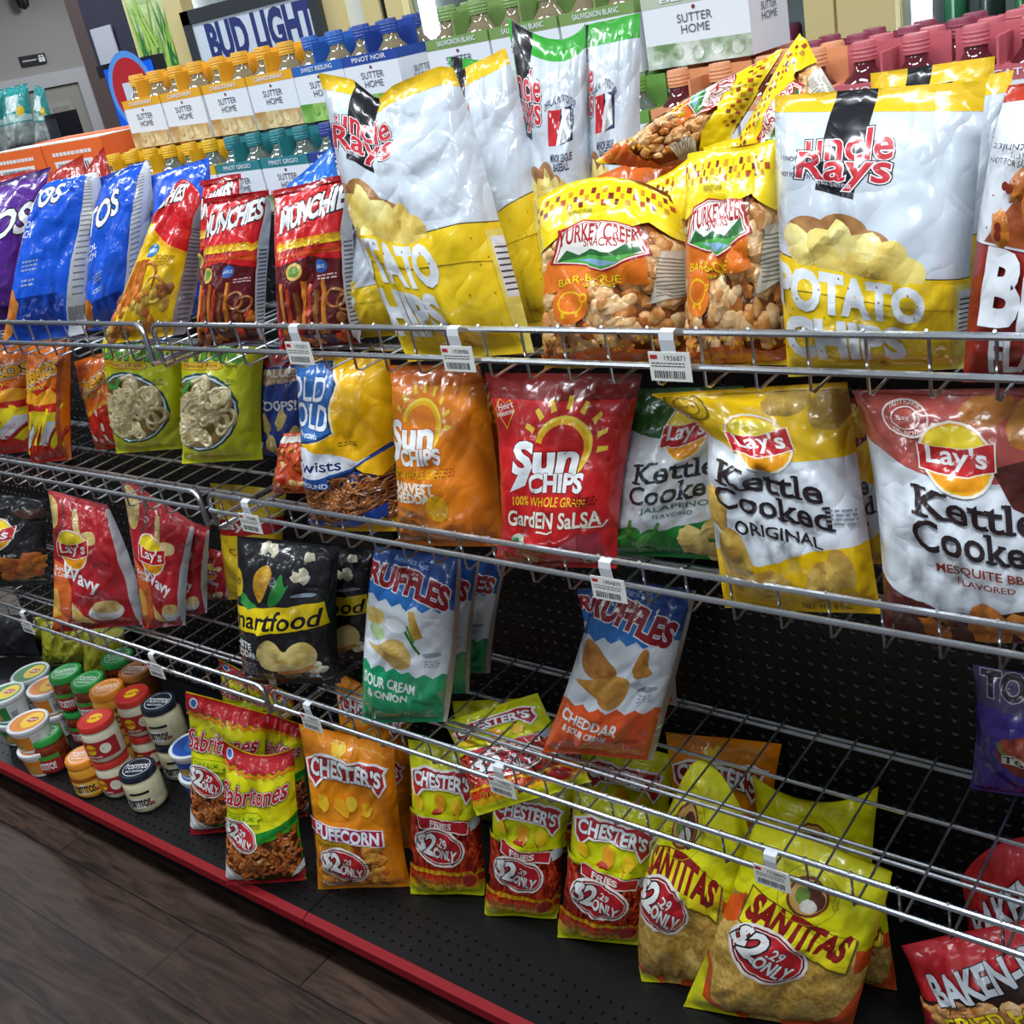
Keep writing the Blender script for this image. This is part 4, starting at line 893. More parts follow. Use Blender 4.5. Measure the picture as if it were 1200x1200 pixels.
    F=Q+(ff+bnd)[...,None]*n-org; K=Q+(fb+bnd)[...,None]*n-org
    du=np.gradient(F,axis=1); dv=np.gradient(F,axis=0); Nf=np.cross(du,dv); Nf/=np.linalg.norm(Nf,axis=2,keepdims=True)+1e-12
    du=np.gradient(K,axis=1); dv=np.gradient(K,axis=0); Nk=-np.cross(du,dv); Nk/=np.linalg.norm(Nk,axis=2,keepdims=True)+1e-12
    # decal mapping
    AV=art.V
    gx=np.clip(AV[:,0]*NX,0,NX-1e-9); gy=np.clip(AV[:,1]*NY/art.a,0,NY-1e-9)
    i=gx.astype(int); j=gy.astype(int); fx=(gx-i)[:,None]; fy=(gy-j)[:,None]
    def mp(G):
        a,b,c_,d=G[j,i],G[j,i+1],G[j+1,i+1],G[j+1,i]
        return np.where(fx>=fy, a+fx*(b-a)+fy*(c_-b), a+fy*(d-a)+fx*(c_-d))
    DP=mp(F)+mp(Nf)*art.O[:,None]; DN=mp(Nf)
    if art.D.any():                    # raised food pieces get the normals of their own relief
        acc=np.zeros_like(DP)
        tri=[(q[0],q[k],q[k+1]) for q in art.F if art.D[q[0]] for k in range(1,len(q)-1)]
        tri=np.array(tri); fn=np.cross(DP[tri[:,1]]-DP[tri[:,0]],DP[tri[:,2]]-DP[tri[:,0]])
        for k in range(3): np.add.at(acc,tri[:,k],fn)
        ln=np.linalg.norm(acc,axis=1,keepdims=True); ok=(ln[:,0]>1e-14)&art.D
        nn=acc/np.maximum(ln,1e-14); nn*=np.sign((nn*DN).sum(1,keepdims=True)+1e-9); DN[ok]=nn[ok]
    root=thing(name,tuple(org),label,cat,group)
    nb=(NX+1)*(NY+1)
    allV=np.concatenate([F.reshape(-1,3),K.reshape(-1,3),DP]); allN=np.concatenate([Nf.reshape(-1,3),Nk.reshape(-1,3),DN])
    faces=[];mats=[];row=[]
    for r in range(NY):
        for q in range(NX):
            a=r*(NX+1)+q; b=a+1; d=a+NX+1; c_=d+1
            faces+=[(a,b,c_),(a,c_,d),(b+nb,a+nb,d+nb),(b+nb,d+nb,c_+nb)]; mats+=[0,0,1,1]; row+=[r]*4
    vrow=(AV[:,1]*NY/art.a) if len(AV) else AV
    for q,mm in zip(art.F,art.M):
        faces.append([k+2*nb for k in q]); mats.append(mm); row.append(min(NY-1,int(sum(vrow[k] for k in q)/len(q))))
    row=np.array(row)
    for nm,sel in (('pouch',(row>=1)&(row<NY-2)),('top_seal',row>=NY-2),('bottom_seal',row<1)):
        ids=np.nonzero(sel)[0]
        used={} ; vv=[]; fs=[]; ms=[]
        for t in ids:
            q=faces[t]; o=[]
            for k in q:
                if k not in used: used[k]=len(vv); vv.append(k)
                o.append(used[k])
            fs.append(o); ms.append(mats[t])
        me=bpy.data.meshes.new(nm); me.from_pydata(allV[vv].tolist(),[],fs)
        for mt in art.mats: me.materials.append(mt)
        me.polygons.foreach_set('material_index',ms); me.polygons.foreach_set('use_smooth',[True]*len(fs))
        me.update(); me.normals_split_custom_set_from_vertices(allN[vv].tolist())
        link(nm,me,root)
    BAGS.append((label,W,H,P0[1],org[2]))
    return root

# ---------------------------------------------------------------- bags on the top wire shelf
ZT=Z_TOP; TG='snack bags on the topmost wire shelf'
dor_p=doritos('#57228c','#3a1566',('SPICY','SWEET'),.18,False); dor_b=doritos('#1055d2','#0b3fa6',('COOL','RANCH'),-.22); dor_b2=doritos('#1055d2','#0b3fa6',('COOL','RANCH'),-.16)
dor_r=plainart('#a8281c'); blu=plainart('#1055d2'); blu2=plainart('#1f6fd0','#dfe6ee')
mr=munch_red(); mr2=munch_red(-.12); mr3=munch_red(.12); my=munch_yel()
un_l=uncle(-.15,lx=.08); un=uncle(.02); un_b=uncle(-.5); ung=uncle(.0,'#3aa536',True,'#e6cf4e',-.25); ung2=uncle(-.2,'#3aa536',True,'#e6cf4e',-.2)
tk=turkey(0); tk_r=turkey(-.06,3); tk_l=turkey(-.2); bbq=bbqflav()
bag(dor_r,'dark red chip bag behind the purple bag at the far left of the top shelf',(-30,212),(44,198),(70,340),(-20,345),y0=.26,z=ZT,yaw=25,seed=2,group=TG)
bag(dor_r,'dark red chip bag peeking above the first blue bag on the top shelf',(60,202),(97,181),(130,330),(50,335),y0=.24,z=ZT,yaw=25,seed=3,group=TG)
bag(dor_r,'dark red chip bag with a sharp raised corner between the two blue bags',(94,208),(121,171),(170,330),(105,335),y0=.27,z=ZT,yaw=25,seed=4,group=TG)
bag(blu,'blue chip bag behind the red and yellow snack mix bag, only its top showing',(177,206),(245,184),(262,330),(180,335),y0=.24,z=ZT,yaw=20,seed=5,group=TG)
bag(dor_p,'purple chip bag at the left end of the top shelf',(-28,222),(60,195),(22,372),(-75,372),y0=0.1,z=ZT,yaw=25,lean=12,seed=6,group=TG,T=.085)
bag(dor_b2,'blue ranch chip bag behind the other blue bag, tall peak at its right corner',(112,210),(173,187),(160,372),(100,374),y0=.15,z=ZT,yaw=25,lean=12,seed=7,group=TG,T=.085,right=((176,250),))
bag(dor_b,'front blue ranch chip bag with silver nutrition side, right of the purple bag',(62,212),(110,202),(100,376),(12,374),y0=0.085,z=ZT,yaw=27,lean=12,seed=8,group=TG,T=.085,left=((34,265),),right=((118,250),))
bag(my,'red and yellow snack mix bag with pretzels and grey side',(204,220),(234,226),(216,406),(120,402),y0=0.085,z=ZT,yaw=25,lean=12,seed=9,group=TG,T=.08,left=((168,296),),right=((236,290),),top=((216,210),))
bag(mr2,'red snack mix bag squeezed behind the one with a crumpled top',(237,212),(282,203),(310,395),(240,395),y0=.14,z=ZT,yaw=18,lean=10,seed=10,group=TG)
bag(mr,'red spicy snack mix bag with crumpled top, left of the other red snack mix bag',(246,232),(320,222),(308,406),(232,402),y0=0.08,z=ZT,yaw=20,lean=10,seed=11,group=TG,T=.085,bend=.25)
bag(mr3,'red spicy snack mix bag with pretzel sticks beside the big white potato bag',(320,224),(410,203),(424,408),(328,408),y0=0.075,z=ZT,yaw=18,lean=10,seed=12,group=TG,T=.085)
bag(blu2,'blue bag sticking up behind the rightmost red snack mix bag',(336,218),(389,172),(430,330),(350,335),y0=.22,z=ZT,yaw=15,lean=12,seed=13,group=TG)
bag(un_b,'white and yellow potato bag half hidden left of the big one',(416,248),(490,235),(520,412),(396,410),y0=.13,z=ZT,yaw=15,lean=10,seed=14,group=TG,T=.08)
bag(ung,'white potato bag with green top edge directly behind the big potato bag',(526,66),(590,74),(640,380),(560,380),y0=.26,z=ZT,yaw=15,lean=10,seed=15,group=TG,T=.06)
bag(ung,'tall white potato bag with green top and league emblem, leftmost of the pair',(594,20),(686,27),(706,360),(640,360),y0=.21,z=ZT,yaw=18,lean=8,seed=16,group=TG,T=.08,top=((650,46),))
bag(ung2,'tall white potato bag with green top, nearer the clear snack bags',(684,30),(750,15),(756,350),(700,350),y0=.24,z=ZT,yaw=18,lean=8,seed=17,group=TG,T=.07)
bag(uncle(-.32),'white and yellow potato bag with a yellow pointed corner behind the big one',(536,84),(592,56),(656,395),(566,400),y0=.16,z=ZT,yaw=16,lean=10,seed=18,group=TG,T=.07,right=((628,200),))
bag(un_l,'big white and yellow potato chip bag leaning left with a notched top',(379,86),(536,80),(630,426),(478,422),y0=.055,z=ZT,yaw=16,lean=10,seed=19,group=TG,T=.095,top=((418,93),(447,117),(466,100),(520,78)),left=((408,230),),right=((578,235),),bend=.15,wr=1.3)
bag(tk_l,'clear orange pork rind bag lying across the back of the shelf',(918,60),(850,172),(770,195),(700,192),yaw=15,lean=35,seed=20,group=TG,T=.06,stand=False,anchor=(800,150,.21))
bag(tk,'yellow pork rind bag tipped to the right behind the white potato bag',(862,168),(938,40),(1004,150),(930,262),yaw=15,lean=18,seed=21,group=TG,T=.05,stand=False,anchor=(930,150,.19))
bag(plainart('#dd6a1c'),'orange bag with a yellow folded edge behind the front pork rind bag',(697,208),(800,164),(835,330),(722,335),y0=.2,z=ZT,yaw=15,lean=14,seed=22,group=TG,T=.05)
bag(tk,'yellow checked pork rind bag with only its top showing behind the right pork rinds',(824,172),(910,152),(920,345),(830,350),y0=.17,z=ZT,yaw=12,lean=10,seed=23,group=TG,T=.05)
bag(tk_l,'yellow pork rind bag standing between the two front pork rind bags',(742,226),(812,184),(822,404),(738,404),y0=.13,z=ZT,yaw=14,lean=10,seed=24,group=TG,T=.06)
bag(tk_r,'pork rind bag with orange label beside the right white potato bag',(808,180),(912,164),(926,414),(804,414),y0=.06,z=ZT,yaw=14,lean=9,seed=25,group=TG,T=.075)
bag(tk,'front pork rind bag with clear window and tilted yellow top',(632,232),(786,230),(800,420),(638,422),y0=.05,z=ZT,yaw=15,lean=9,seed=26,group=TG,T=.09,top=((712,208),),right=((806,325),))
bag(un,'white and yellow potato bag farthest back at right, only its yellow top showing',(1020,86),(1166,66),(1165,400),(1020,400),y0=.24,z=ZT,yaw=12,lean=8,seed=27,group=TG,T=.06)
bag(un,'white and yellow potato bag tucked behind the right one, its right side showing',(1046,108),(1188,82),(1142,428),(1040,425),y0=.15,z=ZT,yaw=14,lean=10,seed=28,group=TG,T=.07)
bag(un,'big white and yellow potato chip bag with upright black logo strip at right',(908,112),(1156,94),(1130,448),(924,444),y0=.05,z=ZT,yaw=14,lean=9,seed=29,group=TG,T=.10,right=((1138,300),),left=((912,260),),wr=1.0)
bag(bbq,'white and dark red barbecue chip bag at the right end of the top shelf',(1182,100),(1345,78),(1330,440),(1130,438),y0=.05,z=ZT,yaw=12,lean=9,seed=30,group=TG,T=.09,left=((1150,240),))

# ---------------------------------------------------------------- second wire shelf
ZS=Z_MID; SG='snack bags on the middle wire shelf'
ch=cheetos(.0); chr_=cheetos_red(.05); fu=funyuns(0); fu2=funyuns(-.06)
bag(cheetos(.1),'orange and red cheese snack bag cut by the left edge of the picture, middle shelf',(-70,402),(38,404),(41,546),(-60,540),y0=0.095,z=ZS,yaw=22,lean=6,seed=31,group=SG,T=.07)
bag(cheetos(-.1),'orange and red cheese snack bag second from left on the middle shelf',(30,398),(84,399),(84,542),(36,540),y0=0.11,z=ZS,yaw=22,lean=6,seed=32,group=SG,T=.06)
bag(chr_,'orange and red cheese snack bag tilting beside the yellow onion ring bags',(86,424),(150,404),(152,546),(116,540),y0=.2,z=ZS,yaw=20,lean=4,seed=33,group=SG,T=.06)
bag(fu,'yellow onion ring bag with oval window, left one of two',(116,396),(208,396),(216,550),(138,544),y0=.21,z=ZS,yaw=20,lean=6,seed=34,group=SG,T=.075,right=((217,470),))
bag(fu2,'yellow onion ring bag with oval window, right one of two',(210,396),(311,398),(308,548),(213,548),y0=.21,z=ZS,yaw=18,lean=6,seed=35,group=SG,T=.075)
bag(scoops(),'dark blue corn scoop bag beside the right onion ring bag',(308,408),(362,406),(366,545),(308,542),y0=.27,z=ZS,yaw=14,lean=6,seed=36,group=SG,T=.05)
bag(puffbag(),'small red orange snack bag low behind the pretzel bag',(332,508),(372,505),(384,594),(316,588),y0=.13,z=ZS,yaw=14,lean=14,seed=37,group=SG,T=.05)
bag(rold(),'yellow and blue twisted pretzel bag with a brown window',(347,418),(457,414),(470,634),(364,614),y0=.045,z=ZS,yaw=16,lean=7,seed=38,group=SG,T=.09)
bag(sun('#b8560e','#8a3c0c',('HARVEST','CHEDDAR')),'dark orange chip bag hidden behind the orange cheddar bag',(540,440),(590,442),(606,648),(560,642),y0=.17,z=ZS,yaw=14,lean=7,seed=39,group=SG,T=.05)
bag(sun('#e8821a','#c4610f',('HARVEST','CHEDDAR'),dx=-.16),'orange wholegrain chip bag with cheddar lettering and sun drawing',(456,428),(562,428),(590,654),(468,646),y0=.048,z=ZS,yaw=16,lean=7,seed=40,group=SG,T=.095,right=((580,530),))
bag(kettle('#7a1c28','#eec21a','JALAPENO','#7a1c28',CHIP,'m'),'dark red and white kettle chip bag hidden between the yellow and the brown ones',(940,462),(1016,468),(1046,722),(960,712),y0=.16,z=ZS,yaw=12,lean=8,seed=41,group=SG,T=.05)
bag(sun('#c61f22','#7a1414',('GARDEN','SALSA'),True),'red wholegrain chip bag with salsa lettering and sun drawing',(568,437),(753,438),(722,672),(578,664),y0=.042,z=ZS,yaw=14,lean=8,seed=42,group=SG,T=.095,left=((589,565),),right=((730,565),))
bag(kettle('#2f6a2c','#1f8a3a','JALAPENO','#4a7a72',CHIPL,'j'),'white and green kettle chip bag with green peppers',(742,456),(872,452),(860,690),(710,672),y0=.11,z=ZS,yaw=12,lean=8,seed=43,group=SG,T=.08,left=((722,570),))
bag(kettle('#f2c40c','#f2c40c','ORIGINAL','#2a2024',food('#dcb95a','#a87c30',28),'o'),'yellow and white kettle chip bag with folded top and left ear',(766,460),(994,446),(1034,730),(846,702),y0=.042,z=ZS,yaw=14,lean=9,seed=44,group=SG,T=.095,left=((828,505),(830,570)),right=((1010,575),),wr=1.3,bend=.12)
bag(kettle('#b5544c','#5a2620','MESQUITE BBQ','#8a3a2c',food('#d9903c','#b06a24',45),'m'),'brown and white barbecue kettle chip bag at the right end of the middle shelf',(998,457),(1235,455),(1255,778),(1038,744),y0=.042,z=ZS,yaw=12,lean=9,seed=45,group=SG,T=.095,left=((1024,560),))

# ---------------------------------------------------------------- third wire shelf
ZL=Z_LOW; LG='snack bags on the lowest wire shelf'
wv=wavy(0); sm=smart(0)
rg_=ruffles('#1d4f9e','#18a06a',('SOUR CREAM','& ONION'),food('#e0c078','#caa452',50),'g'); ro=ruffles('#1d4a94','#e2571c',('CHEDDAR','& SOUR CREAM'),food('#d9a24a','#b9782c',50),'o')
bag(lays_black(),'black barbecue chip bag at the left end of the lowest wire shelf',(-60,572),(55,584),(64,726),(-70,694),y0=0.085,z=ZL,yaw=24,lean=7,seed=46,group=LG,T=.08)
bag(wv,'red wavy chip bag farthest behind at right of the red row, low',(238,640),(276,652),(263,744),(238,738),y0=.25,z=ZL,yaw=22,lean=6,seed=47,group=LG,T=.03)
bag(lays_yel(),'yellow classic chip bag behind the black popcorn bag, red banner at top',(246,566),(336,574),(330,752),(272,745),y0=.29,z=ZL,yaw=18,lean=4,seed=48,group=LG,T=.05)
bag(wv,'red wavy chip bag third in the red row, narrow strip with chip and dip',(196,604),(246,618),(242,756),(204,748),y0=.18,z=ZL,yaw=28,lean=7,seed=49,group=LG,T=.05)
bag(wavy(.1),'red wavy chip bag second in the red row, top corner poking through the wires',(140,556),(229,614),(214,768),(168,744),y0=.12,z=ZL,yaw=28,lean=8,seed=50,group=LG,T=.06)
bag(wv,'front red wavy chip bag with white side strip',(56,574),(126,592),(184,764),(60,720),y0=0.07,z=ZL,yaw=28,lean=8,seed=51,group=LG,T=.075,right=((154,660),),left=((64,650),))
bag(sm,'black popcorn bag standing behind the front popcorn bag',(330,632),(446,645),(442,818),(342,795),y0=0.165,z=ZL,yaw=22,lean=6,seed=52,group=LG,T=.06)
bag(sm,'front black popcorn bag with yellow banner',(278,628),(398,640),(400,832),(286,804),y0=0.075,z=ZL,yaw=22,lean=6,seed=53,group=LG,T=.09,left=((280,715),))
bag(rg_,'green and white ridged chip bag farthest back of the three',(504,646),(594,656),(568,830),(484,806),y0=0.225,z=ZL,yaw=20,lean=4,seed=54,group=LG,T=.05)
bag(rg_,'green and white ridged chip bag in the middle of the three',(472,645),(563,656),(548,840),(452,818),y0=0.155,z=ZL,yaw=22,lean=4,seed=55,group=LG,T=.05)
bag(rg_,'front green and white ridged chip bag, sour cream and onion flavour',(440,640),(540,655),(522,868),(426,828),y0=0.072,z=ZL,yaw=24,lean=5,seed=56,group=LG,T=.08,left=((428,735),),right=((535,755),))
bag(ro,'orange and white ridged chip bag behind the front cheddar one',(676,690),(800,688),(792,848),(690,815),y0=.29,z=ZL,yaw=12,lean=4,seed=57,group=LG,T=.05)
bag(ro,'orange and white ridged chip bag tilted forward, cheddar and sour cream flavour',(702,676),(816,692),(764,894),(654,824),y0=.14,z=ZL,yaw=16,lean=6,seed=58,group=LG,T=.085,right=((792,790),))
bag(tost_purple(),'purple tortilla chip bag with salsa bowl on the lowest wire shelf at right',(1140,778),(1300,806),(1300,1010),(1136,946),y0=.29,z=ZL,yaw=8,lean=4,seed=59,group=LG,T=.07)

# ---------------------------------------------------------------- deck
ZD=Z_DECK; DG='snack bags on the black base deck'
sb=sabr(); pc=puffcorn(); fr_=fries(); sn=santi(0)
grn=Art(1.3,'#b7b52a'); grn.W('#7f8a1e',0,.3,5,.04); grn.done()
for k,(q,lb) in enumerate(((((0,726),(56,722),(70,850),(10,860)),'yellow green bag behind the dip tubs, nearest the left edge'),(((46,728),(104,728),(112,840),(56,850)),'yellow green bag behind the green-lidded jars, middle one'),(((96,730),(146,736),(150,830),(100,840)),'yellow green bag behind the jars, rightmost one'))):
    bag(grn,lb,*q,y0=.27,z=ZD,yaw=22,lean=8,seed=60+k,group=DG,T=.06)
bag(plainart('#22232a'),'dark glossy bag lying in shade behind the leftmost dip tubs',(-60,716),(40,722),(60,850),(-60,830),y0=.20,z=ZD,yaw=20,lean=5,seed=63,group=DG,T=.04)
bag(sb,'chili twist bag at the back, seen through the wires below the popcorn bag',(256,772),(346,816),(344,968),(262,936),y0=.24,z=ZD,yaw=24,lean=8,seed=64,group=DG,T=.06)
bag(sb,'chili twist bag squeezed between the front chili twist bags and the orange puffed corn',(308,832),(356,850),(366,1016),(318,1004),y0=.09,z=ZD,yaw=28,lean=8,seed=65,group=DG,T=.05)
bag(sb,'chili twist bag at left beside the dip jars',(218,810),(314,836),(312,998),(224,964),y0=.012,z=ZD,yaw=30,lean=9,seed=66,group=DG,T=.07)
bag(sb,'front chili twist bag with folded red top',(261,866),(344,876),(362,1056),(266,1022),y0=-.058,z=ZD,yaw=30,lean=8,seed=67,group=DG,T=.075,top=((302,884),))
bag(pc,'orange puffed corn bag at the back, seen below the black popcorn bags',(390,784),(482,832),(486,990),(402,962),y0=.24,z=ZD,yaw=24,lean=9,seed=68,group=DG,T=.06)
bag(pc,'orange puffed corn bag right behind the front one',(392,846),(483,882),(486,1030),(402,1004),y0=.12,z=ZD,yaw=26,lean=8,seed=69,group=DG,T=.05)
bag(pc,'front orange puffed corn bag with window',(350,848),(462,874),(484,1060),(370,1018),y0=.028,z=ZD,yaw=28,lean=8,seed=70,group=DG,T=.08)
bag(fr_,'yellow and red fries bag farthest back under the cheddar ridged bag',(676,856),(790,886),(786,1040),(692,1016),y0=.28,z=ZD,yaw=18,lean=8,seed=71,group=DG,T=.06)
bag(fr_,'yellow and red fries bag at the back, behind the middle standing fries bag',(628,842),(690,846),(694,1004),(634,1000),y0=.30,z=ZD,yaw=18,lean=6,seed=72,group=DG,T=.05)
bag(fr_,'yellow and red fries bag crumpled at the back behind the tilted one',(530,822),(630,818),(640,980),(540,980),y0=.31,z=ZD,yaw=12,lean=8,seed=73,group=DG,T=.05)
bag(fr_,'yellow and red fries bag standing left, right of the orange puffed corn',(478,866),(566,880),(568,1046),(482,1024),y0=.10,z=ZD,yaw=24,lean=8,seed=74,group=DG,T=.07)
bag(fr_,'yellow and red fries bag standing in the middle, under the tilted one',(576,900),(674,924),(652,1080),(571,1038),y0=.12,z=ZD,yaw=22,lean=8,seed=75,group=DG,T=.07)
bag(fr_,'yellow and red fries bag standing right, next to the tortilla chips',(672,918),(786,954),(750,1102),(658,1054),y0=.14,z=ZD,yaw=20,lean=8,seed=76,group=DG,T=.075)
bag(fr_,'yellow and red fries bag tilted on its side on top of the standing fries bags',(520,846),(630,812),(694,916),(560,956),yaw=14,lean=42,seed=77,group=DG,T=.06,stand=False,anchor=(600,885,.14))
bag(pc,'orange puffed corn bag alone at the back behind the tortilla chip bags',(780,858),(916,872),(900,1040),(786,1016),y0=.33,z=ZD,yaw=10,lean=6,seed=78,group=DG,T=.06)
bag(sn,'clear and yellow tortilla chip bag at the back with drooping top',(882,908),(1030,921),(1024,1090),(890,1060),y0=0.32,z=ZD,yaw=10,lean=8,seed=79,group=DG,T=.06,top=((955,940),))
bag(sn,'tortilla chip bag mostly hidden, lower right corner sticking out',(985,995),(1034,1026),(1049,1142),(985,1120),y0=0.26,z=ZD,yaw=10,lean=6,seed=80,group=DG,T=.04)
bag(santi(-.14),'left clear and yellow tortilla chip bag with a pinched pointed top',(796,926),(874,960),(852,1172),(756,1130),y0=0.115,z=ZD,yaw=20,lean=10,seed=81,group=DG,T=.085,top=((828,892),),left=((754,1040),),right=((884,1070),),wr=1.5)
bag(sn,'front right clear and yellow tortilla chip bag',(886,958),(1046,1022),(988,1236),(798,1186),y0=0.105,z=ZD,yaw=16,lean=10,seed=82,group=DG,T=.095,wr=1.3,right=((1022,1110),))
bk=baken()
bag(bk,'red pork rind bag at the back right with round crumpled top',(1126,1030),(1270,985),(1290,1180),(1132,1150),y0=.30,z=ZD,yaw=8,lean=8,seed=83,group=DG,T=.08,top=((1180,985),))
bag(bk,'front red pork rind bag at the lower right corner, tilted left',(1056,1108),(1228,1072),(1300,1270),(1110,1290),y0=.20,z=ZD,yaw=8,lean=14,seed=84,group=DG,T=.085)

# ---------------------------------------------------------------- dip jars and tubs on the deck
JG='dip jars and tubs on the deck'
def glyph_wrap(mb,st,z,wd,ht,r,ang,m,b=.02,off=.0006):
    v,f=placed_text(st,0,0,wd,ht,b=b)
    mb.add([((r+off)*math.sin(q[0]/r+ang),-(r+off)*math.cos(q[0]/r+ang),z+q[1]) for q in v],f,m)
def wrap_patch(mb,z0,z1,a0,a1,r,m,off=.0004,n=14,ell=False):
    v=[];f=[]
    if ell:
        v.append(((r+off)*math.sin((a0+a1)/2),-(r+off)*math.cos((a0+a1)/2),(z0+z1)/2))
        for k in range(20):
            t=2*math.pi*k/20; a=(a0+a1)/2+(a1-a0)/2*math.cos(t); v.append(((r+off)*math.sin(a),-(r+off)*math.cos(a),(z0+z1)/2+(z1-z0)/2*math.sin(t)))
        f=[(0,1+k,1+(k+1)%20) for k in range(20)]
    else:
        for k in range(n+1):
            a=a0+(a1-a0)*k/n
            for z in (z0,z1): v.append(((r+off)*math.sin(a),-(r+off)*math.cos(a),z))
        f=[(2*k,2*k+2,2*k+3,2*k+1) for k in range(n)]
    mb.add(v,f,m,True)
JH=.112
def jar(x,y,z,kind,label,rot=0):
    S={'salsa':('#2f9a45','#7a2a18','green'),'queso':('#e08a2a','#d9952a','orange'),'onion':('#c3342c','#d9d2b8','red'),'white':('#1c2434','#ddd6ae','black'),'bean':('#a8642c','#7a4424','brown')}[kind]
    t=thing('dip_jar',(x,y,z),label,'dip jar',JG,rot)
    r=.0465; b=MB()
    b.lathe([(.036,0),(.042,.003),(r,.012),(r,.070),(.044,.082),(.0405,.088),(.0405,.094)],food(S[1],S[1],30,.18) if kind!='salsa' else food('#8a3a1c','#5a2010',60,.18),32)
    b.build('jar_body',t)
    l=MB(); lm=plain(S[0],.3)
    l.lathe([(.0425,.089),(.0445,.0905),(.0445,.103),(.0425,.1065),(.0385,.1075),(.0375,.1066),(0,.1066)],lm,40)
    lid=l.build('lid',t)
    lb=MB(); wt=plain('#e6e9ea',.4)
    v,f=placed_text('TOSTITOS' if kind not in('onion',) else "Lay's",0,.002,.058,.017,b=.02); 
    if kind=='onion':
        lb.lathe([(.019,.1070),(0,.1071)],plain('#efc21c',.4),24); v,f=placed_text("Lay's",0,0,.034,.014,b=.03,rot=6)
        lb.add([(q[0],q[1],.1074) for q in v],f,plain('#b51f20',.4))
    else:
        lb.lathe([(.034,.1067),(.0325,.1069)],wt,30,cap=False); lb.add([(q[0],q[1],.1070) for q in v],f,wt)
        v,f=placed_text({'salsa':'CHUNKY SALSA','queso':'MONTEREY JACK','white':'SALSA CON QUESO','bean':'BEAN DIP'}[kind],0,-.016,.044,.008,b=.02); lb.add([(q[0],q[1],.1070) for q in v],f,wt)
    lb.build('lid_print',lid)
    p=MB()
    if kind=='onion':
        wrap_patch(p,.018,.066,-1.1,1.3,r,plain('#a8242a',.4)); wrap_patch(p,.030,.060,-.52,.10,r,plain('#efc21c',.4),.0008,ell=True); glyph_wrap(p,"Lay's",.045,.028,.013,r,-.21,plain('#b51f20',.4),off=.0012)
        wrap_patch(p,.030,.058,.28,.86,r,plain('#e9e2cc',.4),.0008,ell=True); glyph_wrap(p,'FRENCH ONION',.024,.036,.005,r,-.1,wt,off=.001)
    else:
        if kind=='salsa': wrap_patch(p,.014,.050,-1.0,1.0,r,plain('#a82a24',.4)); wrap_patch(p,.050,.062,-1.0,1.0,r,plain('#3f9a3a',.4))
        elif kind=='queso': wrap_patch(p,.014,.062,-1.0,1.0,r,plain('#e8b43a',.4)); wrap_patch(p,.052,.064,-1.0,1.0,r,plain('#b5481c',.4))
        else: wrap_patch(p,.056,.063,-.3,.75,r,plain('#16161a',.4))
        wrap_patch(p,.018,.048,-.72,.72,r,plain('#e9eaea',.4),.0006,ell=True) if kind in('white','queso') else None
        glyph_wrap(p,'TOSTITOS',.032,.062,.019,r,0,plain('#17171b',.4) if kind in('white','queso') else wt,.04,.0010)
        wrap_patch(p,.022,.030,.62,.82,r,plain('#b5362a',.4),.001)
    p.build('label',t)
    return t
def tub(x,y,z,kind,label,rot=0):
    c1,c2={'green':('#2f7f3f','#e3c32e'),'orange':('#d9832a','#efc42a'),'blue':('#2450a8','#3a74c8')}[kind]
    t=thing('dip_tub',(x,y,z),label,'dip tub',JG,rot); w_=plain('#e3e7ea',.35)
    b=MB(); b.lathe([(.040,0),(.043,.002),(.050,.060),(.0505,.066)],w_,32); b.build('tub_body',t)
    l=MB(); l.lathe([(.0535,.062),(.0545,.064),(.0545,.073),(.052,.0755),(.048,.0735),(0,.0735)],w_,40); lid=l.build('lid',t)
    p=MB(); p.lathe([(.046,.0738),(0,.0739)],plain(c1,.4),30); p.add([(.012+.028*math.cos(k*.314),.004+.034*math.sin(k*.314),.0741) for k in range(20)],[list(range(20))],plain(c2,.4))
    p.add([(.013+.017*math.cos(k*.314),.006+.011*math.sin(k*.314),.0743) for k in range(20)],[list(range(20))],plain('#b51f20',.4)); v,f=placed_text("Lay's",.013,.006,.026,.011,b=.03); p.add([(q[0],q[1],.0745) for q in v],f,w_)
    p.build('lid_print',lid)
    q=MB(); rr=.0475
    def band(z0,z1,a0,a1,m,o=.0006):
        v=[];f=[]
        for k in range(15):
            a=a0+(a1-a0)*k/14
            for z in (z0,z1):
                r=.043+.007*z/.060+o; v.append((r*math.sin(a),-r*math.cos(a),z))
        q.add(v,[(2*k,2*k+2,2*k+3,2*k+1) for k in range(14)],m,True)
    band(.010,.054,-1.2,.55,plain(c1,.4)); band(.014,.036,-.5,.1,CHIP,.001); band(.012,.05,.62,1.1,plain('#cfd3d6',.5))
    for k in range(8): band(.016,.034,.68+.045*k,.70+.045*k,plain('#2a2a2e',.5),.001)
    q.build('label',t); return t
# (lid pixel, kind, level 0/1/2)  lid centre sits at deck + (level+1)*height
JARS=[('salsa',76,787,1,'green-lidded salsa jar atop its stack, left of the other tall green-lidded one'),('salsa',102,796,1,'green-lidded salsa jar atop its stack, left of the orange lid'),
 ('salsa',51,859,0,'green-lidded salsa jar standing alone at the front of the deck'),('salsa',137,769,1,'dark green-lidded jar far back under the lowest wire shelf'),
 ('bean',158,784,1,'brown-lidded jar far back under the lowest wire shelf'),('queso',124,806,1,'orange-lidded cheese dip jar at the back, atop its stack'),
 ('queso',96,884,0,'orange-lidded cheese dip jar at the front, left of the stacked red-lidded jars'),('onion',111,842,1,'red-lidded onion dip jar on top of another at the front'),
 ('onion',154,813,1,'red-lidded onion dip jar at the back, left of the black lid'),('white',185,822,1,'black-lidded white cheese dip jar on top of another'),
 ('white',160,899,0,'black-lidded white cheese dip jar standing alone at the front')]
